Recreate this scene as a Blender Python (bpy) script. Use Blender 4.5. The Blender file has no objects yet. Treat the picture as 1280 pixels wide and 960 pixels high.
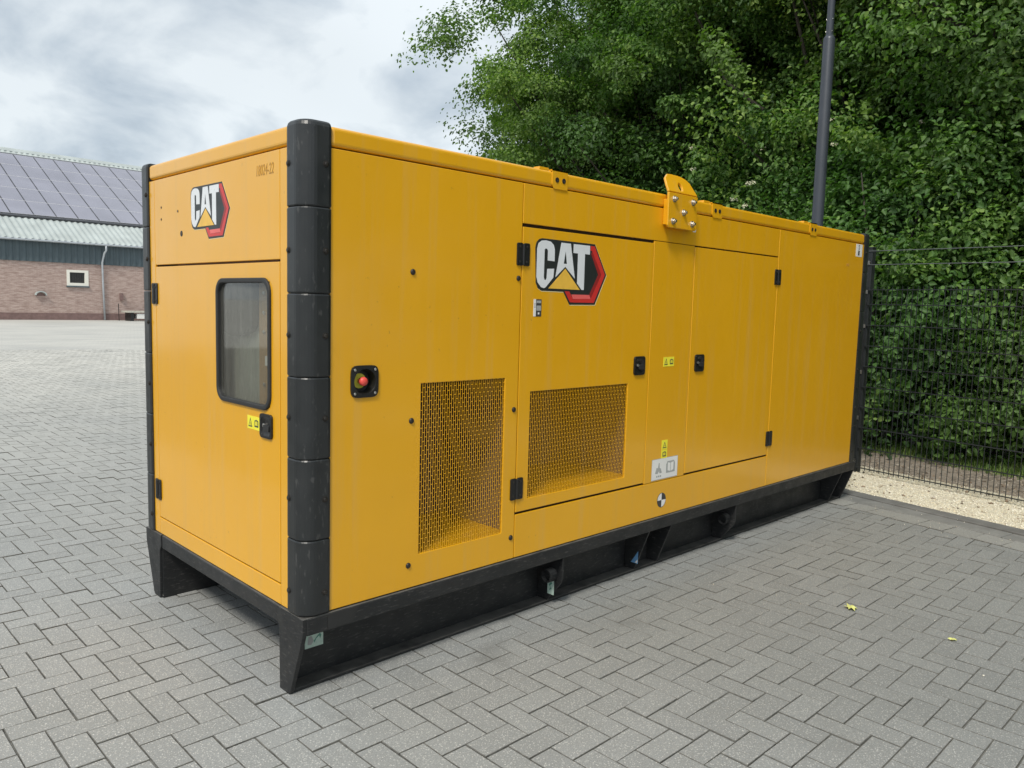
import bpy, math, random
import numpy as np
from mathutils import Matrix, Vector
random.seed(7)
SC = bpy.context.scene
COL = SC.collection
R = math.radians

# ------------------------------------------------------------------ camera
F, YAW, PITCH, ROLL = 978.92, 0.79641, 0.10015, 0.02721
CAM = np.array([-1.46888, -2.60924, 1.55799])
def cam_axes():
    cy, sy, cp, sp = math.cos(YAW), math.sin(YAW), math.cos(PITCH), math.sin(PITCH)
    f = np.array([cy*cp, sy*cp, -sp]); r = np.array([sy, -cy, 0.]); u = np.cross(r, f)
    cr, sr = math.cos(ROLL), math.sin(ROLL)
    return cr*r+sr*u, -sr*r+cr*u, f
AR, AU, AF = cam_axes()
cd = bpy.data.cameras.new("camera"); cam = bpy.data.objects.new("camera", cd); COL.objects.link(cam)
cd.sensor_width = 36; cd.lens = F/1280*36; cd.clip_start = .05; cd.clip_end = 2000
cam.matrix_world = Matrix(((AR[0], AU[0], -AF[0], CAM[0]), (AR[1], AU[1], -AF[1], CAM[1]), (AR[2], AU[2], -AF[2], CAM[2]), (0, 0, 0, 1)))
SC.camera = cam

# ------------------------------------------------------------------ sky and sun
TO_SUN = Vector((-.56, -.28, .78)).normalized()
sun_el = math.asin(TO_SUN.z); sun_rot = math.atan2(TO_SUN.x, TO_SUN.y)
W = bpy.data.worlds.new("World"); SC.world = W; W.use_nodes = True
nt = W.node_tree; nt.nodes.clear()
def N(t, kind, **kw):
    n = t.nodes.new(kind)
    for k, v in kw.items(): setattr(n, k, v)
    return n
out = N(nt, 'ShaderNodeOutputWorld'); bg = N(nt, 'ShaderNodeBackground')
sky = N(nt, 'ShaderNodeTexSky', sky_type='NISHITA', sun_disc=False, sun_elevation=sun_el, sun_rotation=sun_rot)
tc = N(nt, 'ShaderNodeTexCoord'); sep = N(nt, 'ShaderNodeSeparateXYZ'); nt.links.new(tc.outputs['Generated'], sep.inputs[0])
addz = N(nt, 'ShaderNodeMath', operation='ADD'); nt.links.new(sep.outputs[2], addz.inputs[0]); addz.inputs[1].default_value = .42
mx = N(nt, 'ShaderNodeMath', operation='MAXIMUM'); nt.links.new(addz.outputs[0], mx.inputs[0]); mx.inputs[1].default_value = .08
dv = N(nt, 'ShaderNodeVectorMath', operation='DIVIDE'); nt.links.new(tc.outputs['Generated'], dv.inputs[0])
cb = N(nt, 'ShaderNodeCombineXYZ'); [nt.links.new(mx.outputs[0], cb.inputs[i]) for i in range(3)]; nt.links.new(cb.outputs[0], dv.inputs[1])
n1 = N(nt, 'ShaderNodeTexNoise', noise_dimensions='2D'); n1.inputs['Scale'].default_value = 3.4; n1.inputs['Detail'].default_value = 10; n1.inputs['Roughness'].default_value = .52; n1.inputs['Distortion'].default_value = .25
n2 = N(nt, 'ShaderNodeTexNoise', noise_dimensions='2D'); n2.inputs['Scale'].default_value = 1.1; n2.inputs['Detail'].default_value = 3
for n in (n1, n2): nt.links.new(dv.outputs[0], n.inputs['Vector'])
r1 = N(nt, 'ShaderNodeValToRGB')
for p_, c_ in zip((.38, .5, .60), ((.315, .36, .40, 1), (.395, .44, .465, 1), (.51, .545, .56, 1))):
    e = r1.color_ramp.elements[0] if p_ == .34 else r1.color_ramp.elements.new(p_) if p_ == .5 else r1.color_ramp.elements[-1]
    e.position = p_; e.color = c_
nt.links.new(n1.outputs['Fac'], r1.inputs[0])
r2 = N(nt, 'ShaderNodeMapRange'); nt.links.new(n2.outputs['Fac'], r2.inputs[0]); r2.inputs[1].default_value = .35; r2.inputs[2].default_value = .7; r2.inputs[3].default_value = .88; r2.inputs[4].default_value = 1.04
mu = N(nt, 'ShaderNodeVectorMath', operation='SCALE'); nt.links.new(r1.outputs[0], mu.inputs[0]); nt.links.new(r2.outputs[0], mu.inputs['Scale'])
sk = N(nt, 'ShaderNodeVectorMath', operation='SCALE'); nt.links.new(sky.outputs[0], sk.inputs[0]); sk.inputs['Scale'].default_value = .08
mix = N(nt, 'ShaderNodeMix', data_type='RGBA'); mix.inputs[0].default_value = .90
nt.links.new(sk.outputs[0], mix.inputs[6]); nt.links.new(mu.outputs[0], mix.inputs[7])
nt.links.new(mix.outputs[2], bg.inputs[0]); bg.inputs[1].default_value = 1.0; nt.links.new(bg.outputs[0], out.inputs[0])
sd = bpy.data.lights.new("sun", 'SUN'); sd.energy = 1.5; sd.angle = R(11); sd.color = (1, .95, .86)
so = bpy.data.objects.new("sun", sd); COL.objects.link(so); so.rotation_euler = TO_SUN.to_track_quat('Z', 'Y').to_euler(); so.location = (-20, 0, 25)
SC.view_settings.view_transform = 'Standard'; SC.view_settings.look = 'None'; SC.view_settings.exposure = 0.95; SC.view_settings.gamma = 1
SC.cycles.max_bounces = 8; SC.cycles.transparent_max_bounces = 12; SC.cycles.use_denoising = True
SC.cycles.sample_clamp_indirect = 6

# ------------------------------------------------------------------ materials
def lk(t, a, b): t.links.new(a, b)
def new_mat(name):
    m = bpy.data.materials.new(name); m.use_nodes = True; t = m.node_tree; t.nodes.clear()
    o = N(t, 'ShaderNodeOutputMaterial'); b = N(t, 'ShaderNodeBsdfPrincipled'); lk(t, b.outputs[0], o.inputs[0]); return m, t, b, o
def noise(t, scale, detail=4, vec=None, rough=.55, dims='3D'):
    n = N(t, 'ShaderNodeTexNoise', noise_dimensions=dims); n.inputs['Scale'].default_value = scale; n.inputs['Detail'].default_value = detail; n.inputs['Roughness'].default_value = rough
    if vec is not None: lk(t, vec, n.inputs['Vector'])
    return n.outputs['Fac']
def ramp(t, x, a, b, lo=0., hi=1.):
    n = N(t, 'ShaderNodeMapRange'); lk(t, x, n.inputs[0]); n.inputs[1].default_value = a; n.inputs[2].default_value = b; n.inputs[3].default_value = lo; n.inputs[4].default_value = hi; return n.outputs[0]
def mixc(t, f, a, b, mode='MIX'):
    n = N(t, 'ShaderNodeMix', data_type='RGBA', blend_type=mode)
    if isinstance(f, (int, float)): n.inputs[0].default_value = f
    else: lk(t, f, n.inputs[0])
    for i, v in ((6, a), (7, b)):
        if isinstance(v, tuple): n.inputs[i].default_value = (*v, 1)
        else: lk(t, v, n.inputs[i])
    return n.outputs[2]
def math_(t, op, a, b=None):
    n = N(t, 'ShaderNodeMath', operation=op)
    for i, v in ((0, a), (1, b)):
        if v is None: continue
        if isinstance(v, (int, float)): n.inputs[i].default_value = v
        else: lk(t, v, n.inputs[i])
    return n.outputs[0]
def objvec(t, sc=(1, 1, 1), kind='Object'):
    if kind == 'World': v = N(t, 'ShaderNodeNewGeometry').outputs['Position']
    else: v = N(t, 'ShaderNodeTexCoord').outputs[kind]
    m = N(t, 'ShaderNodeMapping'); lk(t, v, m.inputs[0]); m.inputs['Scale'].default_value = sc; return m.outputs[0]
def bump(t, b, h, strength=.2, dist=.01):
    n = N(t, 'ShaderNodeBump'); n.inputs['Strength'].default_value = strength; n.inputs['Distance'].default_value = dist
    lk(t, h, n.inputs['Height']); lk(t, n.outputs[0], b.inputs['Normal'])
def simple(name, col, rough=.5, metal=0., var=.12, scale=6., coat=0., bmp=0.):
    m, t, b, o = new_mat(name); v = objvec(t, kind='World')
    f = ramp(t, noise(t, scale, 5, v), .3, .7)
    lo = tuple(c*(1-var) for c in col); hi = tuple(min(1, c*(1+var)) for c in col)
    lk(t, mixc(t, f, lo, hi), b.inputs['Base Color']); b.inputs['Metallic'].default_value = metal
    lk(t, ramp(t, noise(t, scale*3, 4, v), .3, .7, max(.02, rough-.06), rough+.06), b.inputs['Roughness'])
    if coat: b.inputs['Coat Weight'].default_value = coat; b.inputs['Coat Roughness'].default_value = .12
    if bmp: bump(t, b, noise(t, scale*20, 4, v), bmp, .004)
    return m
def paint_yellow():
    m, t, b, o = new_mat('yellow_paint')
    v = objvec(t, kind='World'); vs = objvec(t, (14, 14, .55), 'World')
    big = ramp(t, noise(t, 1.1, 3, v), .3, .7)
    c = mixc(t, big, (.76, .375, .004), (.81, .405, .005))
    streak = ramp(t, noise(t, 1.0, 6, vs, .65), .52, .80, 0, 1)
    c = mixc(t, math_(t, 'MULTIPLY', streak, .34), c, (.58, .38, .14))
    sp = ramp(t, noise(t, 38, 3, v), .66, .74, 0, 1)
    msk = ramp(t, noise(t, 1.7, 5, v), .50, .66, 0, 1)
    c = mixc(t, math_(t, 'MULTIPLY', math_(t, 'MULTIPLY', sp, msk), .55), c, (.30, .16, .03))
    lk(t, c, b.inputs['Base Color'])
    lk(t, math_(t, 'ADD', ramp(t, noise(t, 5, 4, v), .3, .7, .36, .46), math_(t, 'MULTIPLY', streak, .12)), b.inputs['Roughness'])
    b.inputs['Coat Weight'].default_value = .75
    lk(t, math_(t, 'ADD', ramp(t, noise(t, 9, 4, v), .3, .7, .10, .17), math_(t, 'MULTIPLY', streak, .1)), b.inputs['Coat Roughness'])
    bump(t, b, noise(t, 2.2, 2, v), .22, .014)
    return m
def plastic_black():
    m, t, b, o = new_mat('black_post_plastic'); v = objvec(t, kind='World')
    c = mixc(t, ramp(t, noise(t, 4, 5, v), .35, .7), (.016, .018, .019), (.027, .029, .030))
    c = mixc(t, ramp(t, noise(t, 60, 3, objvec(t, (1, 1, .35), 'World')), .62, .70, 0, .5), c, (.085, .085, .083))
    lk(t, c, b.inputs['Base Color']); lk(t, ramp(t, noise(t, 8, 4, v), .3, .7, .30, .42), b.inputs['Roughness']); bump(t, b, noise(t, 220, 3, v), .1, .002); return m
def skid_black():
    m, t, b, o = new_mat('black_frame_paint'); v = objvec(t, kind='World'); vs = objvec(t, (3, 3, 14), 'World')
    g = N(t, 'ShaderNodeNewGeometry'); s = N(t, 'ShaderNodeSeparateXYZ'); lk(t, g.outputs['Normal'], s.inputs[0])
    c = mixc(t, ramp(t, noise(t, 5, 6, v), .4, .7), (.012, .013, .014), (.024, .024, .024))
    dust = math_(t, 'MULTIPLY', ramp(t, s.outputs[2], .3, .9, 0, 1), ramp(t, noise(t, 12, 5, v), .3, .6, .35, 1))
    c = mixc(t, dust, c, (.13, .125, .115))
    scr = ramp(t, noise(t, 9, 8, vs, .7), .55, .68, 0, .7)
    c = mixc(t, scr, c, (.10, .095, .09))
    lk(t, c, b.inputs['Base Color']); lk(t, ramp(t, noise(t, 14, 4, v), .3, .7, .42, .62), b.inputs['Roughness']); bump(t, b, noise(t, 40, 5, v), .12, .003); return m
def paver_mat(name, src, base=(.318, .328, .324)):
    m, t, b, o = new_mat(name); v = objvec(t, kind='World')
    if src == 'object': tone = N(t, 'ShaderNodeObjectInfo').outputs['Random']
    else:
        a = N(t, 'ShaderNodeAttribute'); a.attribute_name = 'tone'; tone = a.outputs['Fac']
    lo = tuple(c*.91 for c in base); hi = tuple(c*1.07 for c in base)
    c = mixc(t, tone, lo, hi)
    c = mixc(t, ramp(t, noise(t, .8, 5, v), .4, .68, 0, .4), c, (base[0]*1.10, base[1]*1.10, base[2]*1.06))
    c = mixc(t, ramp(t, noise(t, 3.1, 6, v), .54, .78, 0, .32), c, (base[0]*.68, base[1]*.68, base[2]*.66))
    c = mixc(t, ramp(t, noise(t, 170, 3, v, .7), .40, .64, .0, .75), mixc(t, .5, c, (.16, .16, .155)), c)
    c = mixc(t, ramp(t, noise(t, 260, 2, v, .7), .52, .68, .0, .5), c, (.50, .50, .48))
    vo = N(t, 'ShaderNodeTexVoronoi'); vo.inputs['Scale'].default_value = 120; lk(t, v, vo.inputs['Vector'])
    sp = math_(t, 'MULTIPLY', ramp(t, vo.outputs['Distance'], .34, .18, 0, 1), ramp(t, noise(t, 95, 1, v), .40, .52, 0, 1))
    c = mixc(t, math_(t, 'MULTIPLY', sp, .8), c, (.66, .65, .61))
    pav_xyz = N(t, 'ShaderNodeSeparateXYZ'); lk(t, N(t, 'ShaderNodeNewGeometry').outputs['Position'], pav_xyz.inputs[0])
    right_tone = math_(t, 'MULTIPLY', ramp(t, math_(t, 'ADD', pav_xyz.outputs[0], math_(t, 'MULTIPLY', noise(t, .9, 4, v), 2.)), 1.2, 3.0, 0, .85), ramp(t, pav_xyz.outputs[1], .2, -.2, 0, 1))  # darker tone over the right-hand front paving, with a noisy edge
    c = mixc(t, right_tone, c, mixc(t, 1., c, (.74, .75, .75), 'MULTIPLY'))
    oil = math_(t, 'MULTIPLY', ramp(t, noise(t, 1.7, 3, v), .63, .72, 0, 1), ramp(t, noise(t, 14, 4, v), .35, .6, .3, 1))
    c = mixc(t, math_(t, 'MULTIPLY', oil, .32), c, (.09, .09, .085))
    sx_ = N(t, 'ShaderNodeSeparateXYZ'); lk(t, N(t, 'ShaderNodeNewGeometry').outputs['Position'], sx_.inputs[0])
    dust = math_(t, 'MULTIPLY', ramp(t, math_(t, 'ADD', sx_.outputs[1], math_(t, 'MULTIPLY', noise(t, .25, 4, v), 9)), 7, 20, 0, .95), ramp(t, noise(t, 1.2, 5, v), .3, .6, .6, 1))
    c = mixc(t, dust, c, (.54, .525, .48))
    lk(t, c, b.inputs['Base Color']); b.inputs['Roughness'].default_value = .74
    bump(t, b, noise(t, 130, 5, v), .35, .004); return m
def leaf_mat(name, dark, mid, light):
    m = bpy.data.materials.new(name); m.use_nodes = True; t = m.node_tree; t.nodes.clear()
    o = N(t, 'ShaderNodeOutputMaterial'); b = N(t, 'ShaderNodeBsdfPrincipled'); tr = N(t, 'ShaderNodeBsdfTranslucent'); ms = N(t, 'ShaderNodeMixShader')
    a = N(t, 'ShaderNodeAttribute'); a.attribute_name = 'tone'
    oi = N(t, 'ShaderNodeObjectInfo').outputs['Random']
    r = N(t, 'ShaderNodeValToRGB'); lk(t, a.outputs['Fac'], r.inputs[0])
    r.color_ramp.elements[0].color = (*dark, 1); r.color_ramp.elements[0].position = .05
    e = r.color_ramp.elements.new(.55); e.color = (*mid, 1)
    r.color_ramp.elements[-1].color = (*light, 1); r.color_ramp.elements[-1].position = 1
    hs = N(t, 'ShaderNodeHueSaturation'); lk(t, r.outputs[0], hs.inputs['Color']); lk(t, ramp(t, oi, 0, 1, .485, .512), hs.inputs['Hue']); lk(t, ramp(t, oi, 0, 1, 1.12, .88), hs.inputs['Value'])
    lk(t, hs.outputs[0], b.inputs['Base Color']); b.inputs['Roughness'].default_value = .55
    lk(t, mixc(t, 1., hs.outputs[0], (1.0, 1.25, .45), 'MULTIPLY'), tr.inputs[0])
    ms.inputs[0].default_value = .38; lk(t, b.outputs[0], ms.inputs[1]); lk(t, tr.outputs[0], ms.inputs[2]); lk(t, ms.outputs[0], o.inputs[0]); return m
def glass_pane():
    m = bpy.data.materials.new('window_glass'); m.use_nodes = True; t = m.node_tree; t.nodes.clear()
    o = N(t, 'ShaderNodeOutputMaterial'); g = N(t, 'ShaderNodeBsdfGlossy'); tr = N(t, 'ShaderNodeBsdfTransparent'); d = N(t, 'ShaderNodeBsdfDiffuse'); m1 = N(t, 'ShaderNodeMixShader'); m2 = N(t, 'ShaderNodeMixShader')
    lw = N(t, 'ShaderNodeLayerWeight'); lw.inputs[0].default_value = .5; fc = math_(t, 'ADD', math_(t, 'MULTIPLY', math_(t, 'POWER', lw.outputs['Facing'], 3.), .6), .035)
    g.inputs['Roughness'].default_value = .04; tr.inputs[0].default_value = (.93, .94, .91, 1); d.inputs[0].default_value = (.24, .235, .21, 1)
    v = objvec(t, (60, 60, 1.2), 'World'); f = ramp(t, noise(t, 1, 5, v, .6), .40, .80, .12, .32)
    lk(t, f, m1.inputs[0]); lk(t, tr.outputs[0], m1.inputs[1]); lk(t, d.outputs[0], m1.inputs[2])
    lk(t, fc, m2.inputs[0]); lk(t, m1.outputs[0], m2.inputs[1]); lk(t, g.outputs[0], m2.inputs[2]); lk(t, m2.outputs[0], o.inputs[0]); return m
def brick_wall_mat():
    m, t, b, o = new_mat('brown_brickwork')
    tcn = N(t, 'ShaderNodeTexCoord'); s = N(t, 'ShaderNodeSeparateXYZ'); lk(t, tcn.outputs['Object'], s.inputs[0])
    c3 = N(t, 'ShaderNodeCombineXYZ'); lk(t, math_(t, 'ADD', s.outputs[0], s.outputs[1]), c3.inputs[0]); lk(t, s.outputs[2], c3.inputs[1])
    bt = N(t, 'ShaderNodeTexBrick'); lk(t, c3.outputs[0], bt.inputs['Vector']); bt.inputs['Scale'].default_value = 1
    bt.inputs['Brick Width'].default_value = .23; bt.inputs['Row Height'].default_value = .066; bt.inputs['Mortar Size'].default_value = .006
    bt.inputs['Color1'].default_value = (.42, .30, .265, 1); bt.inputs['Color2'].default_value = (.50, .37, .325, 1); bt.inputs['Mortar'].default_value = (.58, .51, .46, 1)
    c = mixc(t, ramp(t, noise(t, 2.2, 5, tcn.outputs['Object']), .35, .7, 0, .5), bt.outputs[0], (.42, .31, .27))
    c = mixc(t, ramp(t, noise(t, 9, 5, tcn.outputs['Object']), .4, .7, 0, .5), c, (.52, .42, .37))
    mpb = N(t, 'ShaderNodeMapping'); lk(t, tcn.outputs['Object'], mpb.inputs[0]); mpb.inputs['Scale'].default_value = (1.6, 1.6, 9)
    c = mixc(t, ramp(t, noise(t, 1.3, 6, mpb.outputs[0], .7), .42, .62, 0, .75), c, (.25, .165, .14))
    lk(t, c, b.inputs['Base Color']); b.inputs['Roughness'].default_value = .9; return m
def ground_mat(name, a, b_, sc, c=None, rough=.9, bs=.3, bsc=60):
    m, t, b, o = new_mat(name); v = objvec(t, kind='World')
    col = mixc(t, ramp(t, noise(t, sc, 6, v), .35, .65), a, b_)
    if c: col = mixc(t, ramp(t, noise(t, sc*.13, 4, v), .45, .65), col, c)
    lk(t, col, b.inputs['Base Color']); b.inputs['Roughness'].default_value = rough; bump(t, b, noise(t, bsc, 4, v), bs, .01); return m
def far_paving_mat():
    m, t, b, o = new_mat('distant_paving'); v = objvec(t, kind='World')
    c = mixc(t, ramp(t, noise(t, .35, 5, v), .38, .62), (.43, .425, .40), (.50, .49, .455))
    vs = objvec(t, (.28, 1.6, 1), 'World')
    c = mixc(t, ramp(t, noise(t, 1.2, 6, vs), .45, .7, 0, .5), c, (.62, .60, .53))
    bt = N(t, 'ShaderNodeTexBrick'); mp = objvec(t, (1, 1, 1), 'World'); lk(t, mp, bt.inputs['Vector']); bt.inputs['Scale'].default_value = 1
    bt.inputs['Brick Width'].default_value = .426; bt.inputs['Row Height'].default_value = .213; bt.inputs['Mortar Size'].default_value = .012
    bt.inputs['Color1'].default_value = (1, 1, 1, 1); bt.inputs['Color2'].default_value = (.9, .9, .9, 1); bt.inputs['Mortar'].default_value = (.6, .6, .6, 1)
    c = mixc(t, .55, c, mixc(t, 1., c, bt.outputs[0], 'MULTIPLY'))
    lk(t, c, b.inputs['Base Color']); b.inputs['Roughness'].default_value = .75; return m

edge_m = ground_mat('paver_edge_dirt', (.10, .098, .088), (.18, .176, .16), 35)
M = dict(pav_e=edge_m, yellow=paint_yellow(), post=plastic_black(), skid=skid_black(),
    rubber=simple('black_rubber', (.022, .022, .022), .55), hardware=simple('black_hardware', (.012, .012, .012), .38, bmp=.1),
    seam=simple('seam_gap_shade', (.03, .018, .006), .9), liner=simple('dark_acoustic_liner', (.15, .095, .065), .95),  # seam: dark colour stands in for the shade inside the panel gaps
    steel=simple('zinc_steel', (.62, .60, .56), .32, 1.), bolt_dark=simple('dark_bolt', (.05, .045, .04), .45, .6),
    silver=simple('logo_silver', (.74, .76, .78), .30, .0, .05), black=simple('logo_black', (.022, .026, .026), .4),
    red=simple('logo_red', (.60, .035, .03), .35), redhi=simple('logo_light_red', (.78, .13, .12), .35), reddk=simple('logo_dark_red', (.30, .02, .02), .4),
    gold=simple('logo_gold', (.84, .50, .07), .35, 0, .1, 14), cream=simple('logo_cream_edge', (.85, .72, .40), .5),
    white=simple('sticker_white', (.78, .77, .74), .5, var=.05), stk_yellow=simple('sticker_yellow', (.88, .80, .05), .45, var=.05), stk_dark=simple('sticker_print_dark', (.05, .05, .05), .5),
    stk_grey=simple('sticker_print_grey', (.36, .37, .36), .5), stk_green=simple('sticker_pale_green', (.48, .62, .54), .5, var=.1, scale=40), stk_teal=simple('sticker_print_teal', (.10, .26, .20), .5), stk_blue=simple('sticker_blue', (.16, .36, .62), .5),
    estop_red=simple('stop_button_red', (.80, .09, .07), .4), estop_yel=simple('stop_ring_yellow', (.72, .66, .06), .5), pencil=simple('faded_marker', (.46, .24, .05), .7),
    cabinet=simple('grey_cabinet_paint', (.36, .37, .33), .5), brownmetal=simple('brown_interior_paint', (.42, .25, .09), .5), glass=glass_pane(),
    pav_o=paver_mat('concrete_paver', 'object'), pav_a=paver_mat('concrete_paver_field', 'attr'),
    sett=paver_mat('pale_sett', 'object', (.40, .395, .37)), bed=ground_mat('joint_sand', (.060, .058, .051), (.115, .112, .10), 30), far=far_paving_mat(),
    kerb=simple('kerb_concrete', (.20, .20, .19), .85, 0, .18, 7, bmp=.4), kerb2=simple('kerb_concrete_dark', (.15, .148, .14), .85, 0, .2, 7, bmp=.4),
    gravel_bed=ground_mat('gravel_bed', (.48, .43, .32), (.78, .73, .58), 55, (.60, .54, .42)), soil=ground_mat('litter_soil', (.10, .075, .05), (.42, .36, .30), 24, (.32, .27, .22)),
    fence=simple('anthracite_fence', (.026, .030, .032), .5, .2), wire=simple('dull_wire', (.13, .14, .14), .5, .4), lamp=simple('grey_lamp_paint', (.042, .050, .064), .42, .1, .1),
    brick=brick_wall_mat(), plinth=simple('dark_brick_plinth', (.20, .13, .12), .9, 0, .2, 5), clad=simple('slate_blue_cladding', (.075, .105, .12), .5, 0, .12, 2),
    roof=simple('pale_corrugated_roof', (.40, .44, .43), .7, 0, .12, 1.2), roof_dark=simple('dark_panel_rail', (.06, .062, .07), .5), solar=simple('solar_glass', (.265, .265, .315), .22, 0, .10, .5),
    zinc=simple('zinc_pipe', (.42, .45, .48), .5, .3), cream_frame=simple('cream_window_frame', (.80, .78, .70), .6, var=.04), frame_grey=simple('panel_frame_grey', (.44, .44, .47), .5), dark_glass=simple('dark_window_pane', (.03, .03, .028), .3), wood=simple('weathered_deck', (.46, .44, .38), .8, 0, .2, 9),
    bark=simple('grey_bark', (.055, .048, .038), .9, 0, .35, 12, bmp=.6), flower=simple('cream_blossom', (.80, .78, .60), .7), fallen=simple('pale_yellow_leaf', (.62, .64, .22), .6),
    leaf=leaf_mat('broad_leaves', (.040, .085, .024), (.118, .232, .044), (.33, .47, .11)), leaf2=leaf_mat('hedge_leaves', (.042, .088, .026), (.122, .242, .052), (.33, .48, .13)),
    grass=leaf_mat('grass_blades', (.07, .13, .03), (.15, .26, .05), (.34, .44, .12)))

# ------------------------------------------------------------------ mesh helpers
class MB:
    def __init__(s): s.v = []; s.f = []; s.mi = []; s.mats = []; s.cur = 0
    def mat(s, m):
        if m not in s.mats: s.mats.append(m)
        s.cur = s.mats.index(m); return s
    def add(s, vs, fs):
        o = len(s.v); s.v += [tuple(map(float, p)) for p in vs]; s.f += [tuple(i+o for i in f) for f in fs]; s.mi += [s.cur]*len(fs)
    def box(s, x0, y0, z0, x1, y1, z1):
        x0, x1 = min(x0, x1), max(x0, x1); y0, y1 = min(y0, y1), max(y0, y1); z0, z1 = min(z0, z1), max(z0, z1)
        s.add([(x0, y0, z0), (x1, y0, z0), (x1, y1, z0), (x0, y1, z0), (x0, y0, z1), (x1, y0, z1), (x1, y1, z1), (x0, y1, z1)],
              [(0, 3, 2, 1), (4, 5, 6, 7), (0, 1, 5, 4), (1, 2, 6, 5), (2, 3, 7, 6), (3, 0, 4, 7)]); return s
    def obox(s, c, ax, ay, az):  # oriented box: centre and half-axis vectors
        c = np.array(c, float); ax, ay, az = map(lambda q: np.array(q, float), (ax, ay, az))
        P = [c+i*ax+j*ay+k*az for k in (-1, 1) for j, i in ((-1, -1), (-1, 1), (1, 1), (1, -1))]
        s.add(P, [(0, 3, 2, 1), (4, 5, 6, 7), (0, 1, 5, 4), (1, 2, 6, 5), (2, 3, 7, 6), (3, 0, 4, 7)]); return s
    def prism(s, pts, fn, d0, d1):  # pts 2-D ccw, fn(a,b,d) -> xyz
        n = len(pts); V = [fn(a, b, d0) for a, b in pts]+[fn(a, b, d1) for a, b in pts]
        s.add(V, [tuple(range(n)), tuple(range(2*n-1, n-1, -1))]+[(i, i+n, (i+1) % n+n, (i+1) % n) for i in range(n)]); return s
    def tube(s, pts, rad, sides=8, cap=True):
        P = [np.array(p, float) for p in pts]; n = len(P); V = []; Fc = []
        rad = [rad]*n if isinstance(rad, (int, float)) else rad; prev = None
        for i in range(n):
            d = P[min(i+1, n-1)]-P[max(i-1, 0)]; d = d/(np.linalg.norm(d)+1e-9)
            a = np.array([1., 0, 0]) if prev is None and abs(d[0]) < .9 else (np.array([0, 1., 0]) if prev is None else prev)
            a = a-d*(a@d); a /= np.linalg.norm(a); b = np.cross(d, a); prev = a
            for k in range(sides):
                t = 2*math.pi*k/sides; V.append(P[i]+rad[i]*(math.cos(t)*a+math.sin(t)*b))
        for i in range(n-1):
            for k in range(sides):
                k2 = (k+1) % sides; Fc.append((i*sides+k, i*sides+k2, (i+1)*sides+k2, (i+1)*sides+k))
        if cap: Fc += [tuple(range(sides-1, -1, -1)), tuple((n-1)*sides+k for k in range(sides))]
        s.add(V, Fc); return s
    def lathe(s, prof, fn, sides=20):  # prof: (r,d); fn(a,b,d)->xyz
        V = []; Fc = []
        for r_, d in prof:
            for k in range(sides):
                t = 2*math.pi*k/sides; V.append(fn(r_*math.cos(t), r_*math.sin(t), d))
        for i in range(len(prof)-1):
            for k in range(sides):
                k2 = (k+1) % sides; Fc.append((i*sides+k, i*sides+k2, (i+1)*sides+k2, (i+1)*sides+k))
        Fc.append(tuple((len(prof)-1)*sides+k for k in range(sides))); s.add(V, Fc); return s
    def build(s, name, m=None, parent=None, bevel=0., smooth=False, seg=2):
        me = bpy.data.meshes.new(name); me.from_pydata(s.v, [], s.f)
        if s.mats:
            for q in s.mats: me.materials.append(q)
            me.polygons.foreach_set('material_index', s.mi)
        else: me.materials.append(m)
        if smooth: me.polygons.foreach_set('use_smooth', [True]*len(me.polygons))
        me.update(); me.validate()
        import bmesh
        bm = bmesh.new(); bm.from_mesh(me); bmesh.ops.recalc_face_normals(bm, faces=bm.faces); bm.to_mesh(me); bm.free()
        o = bpy.data.objects.new(name, me); COL.objects.link(o); o.parent = parent
        if bevel:
            b = o.modifiers.new('bevel', 'BEVEL'); b.width = bevel; b.segments = seg; b.limit_method = 'ANGLE'; b.angle_limit = R(35); b.harden_normals = False
        if smooth or bevel:
            pass
        return o
def rrect(x0, y0, x1, y1, r, n=5):
    P = []
    for cx, cy, a0 in ((x1-r, y0+r, -90), (x1-r, y1-r, 0), (x0+r, y1-r, 90), (x0+r, y0+r, 180)):
        for i in range(n+1):
            a = R(a0+90*i/n); P.append((cx+r*math.cos(a), cy+r*math.sin(a)))
    return P
def ring(mb, outer, inner, fn, d0, d1):
    n = len(outer); V = [fn(*p, d0) for p in outer]+[fn(*p, d0) for p in inner]+[fn(*p, d1) for p in outer]+[fn(*p, d1) for p in inner]
    Fc = []
    for i in range(n):
        j = (i+1) % n; Fc += [(i, j, j+n, i+n), (i+2*n, i+3*n, j+3*n, j+2*n), (i, i+2*n, j+2*n, j), (i+n, j+n, j+3*n, i+3*n)]
    mb.add(V, Fc)
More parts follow.
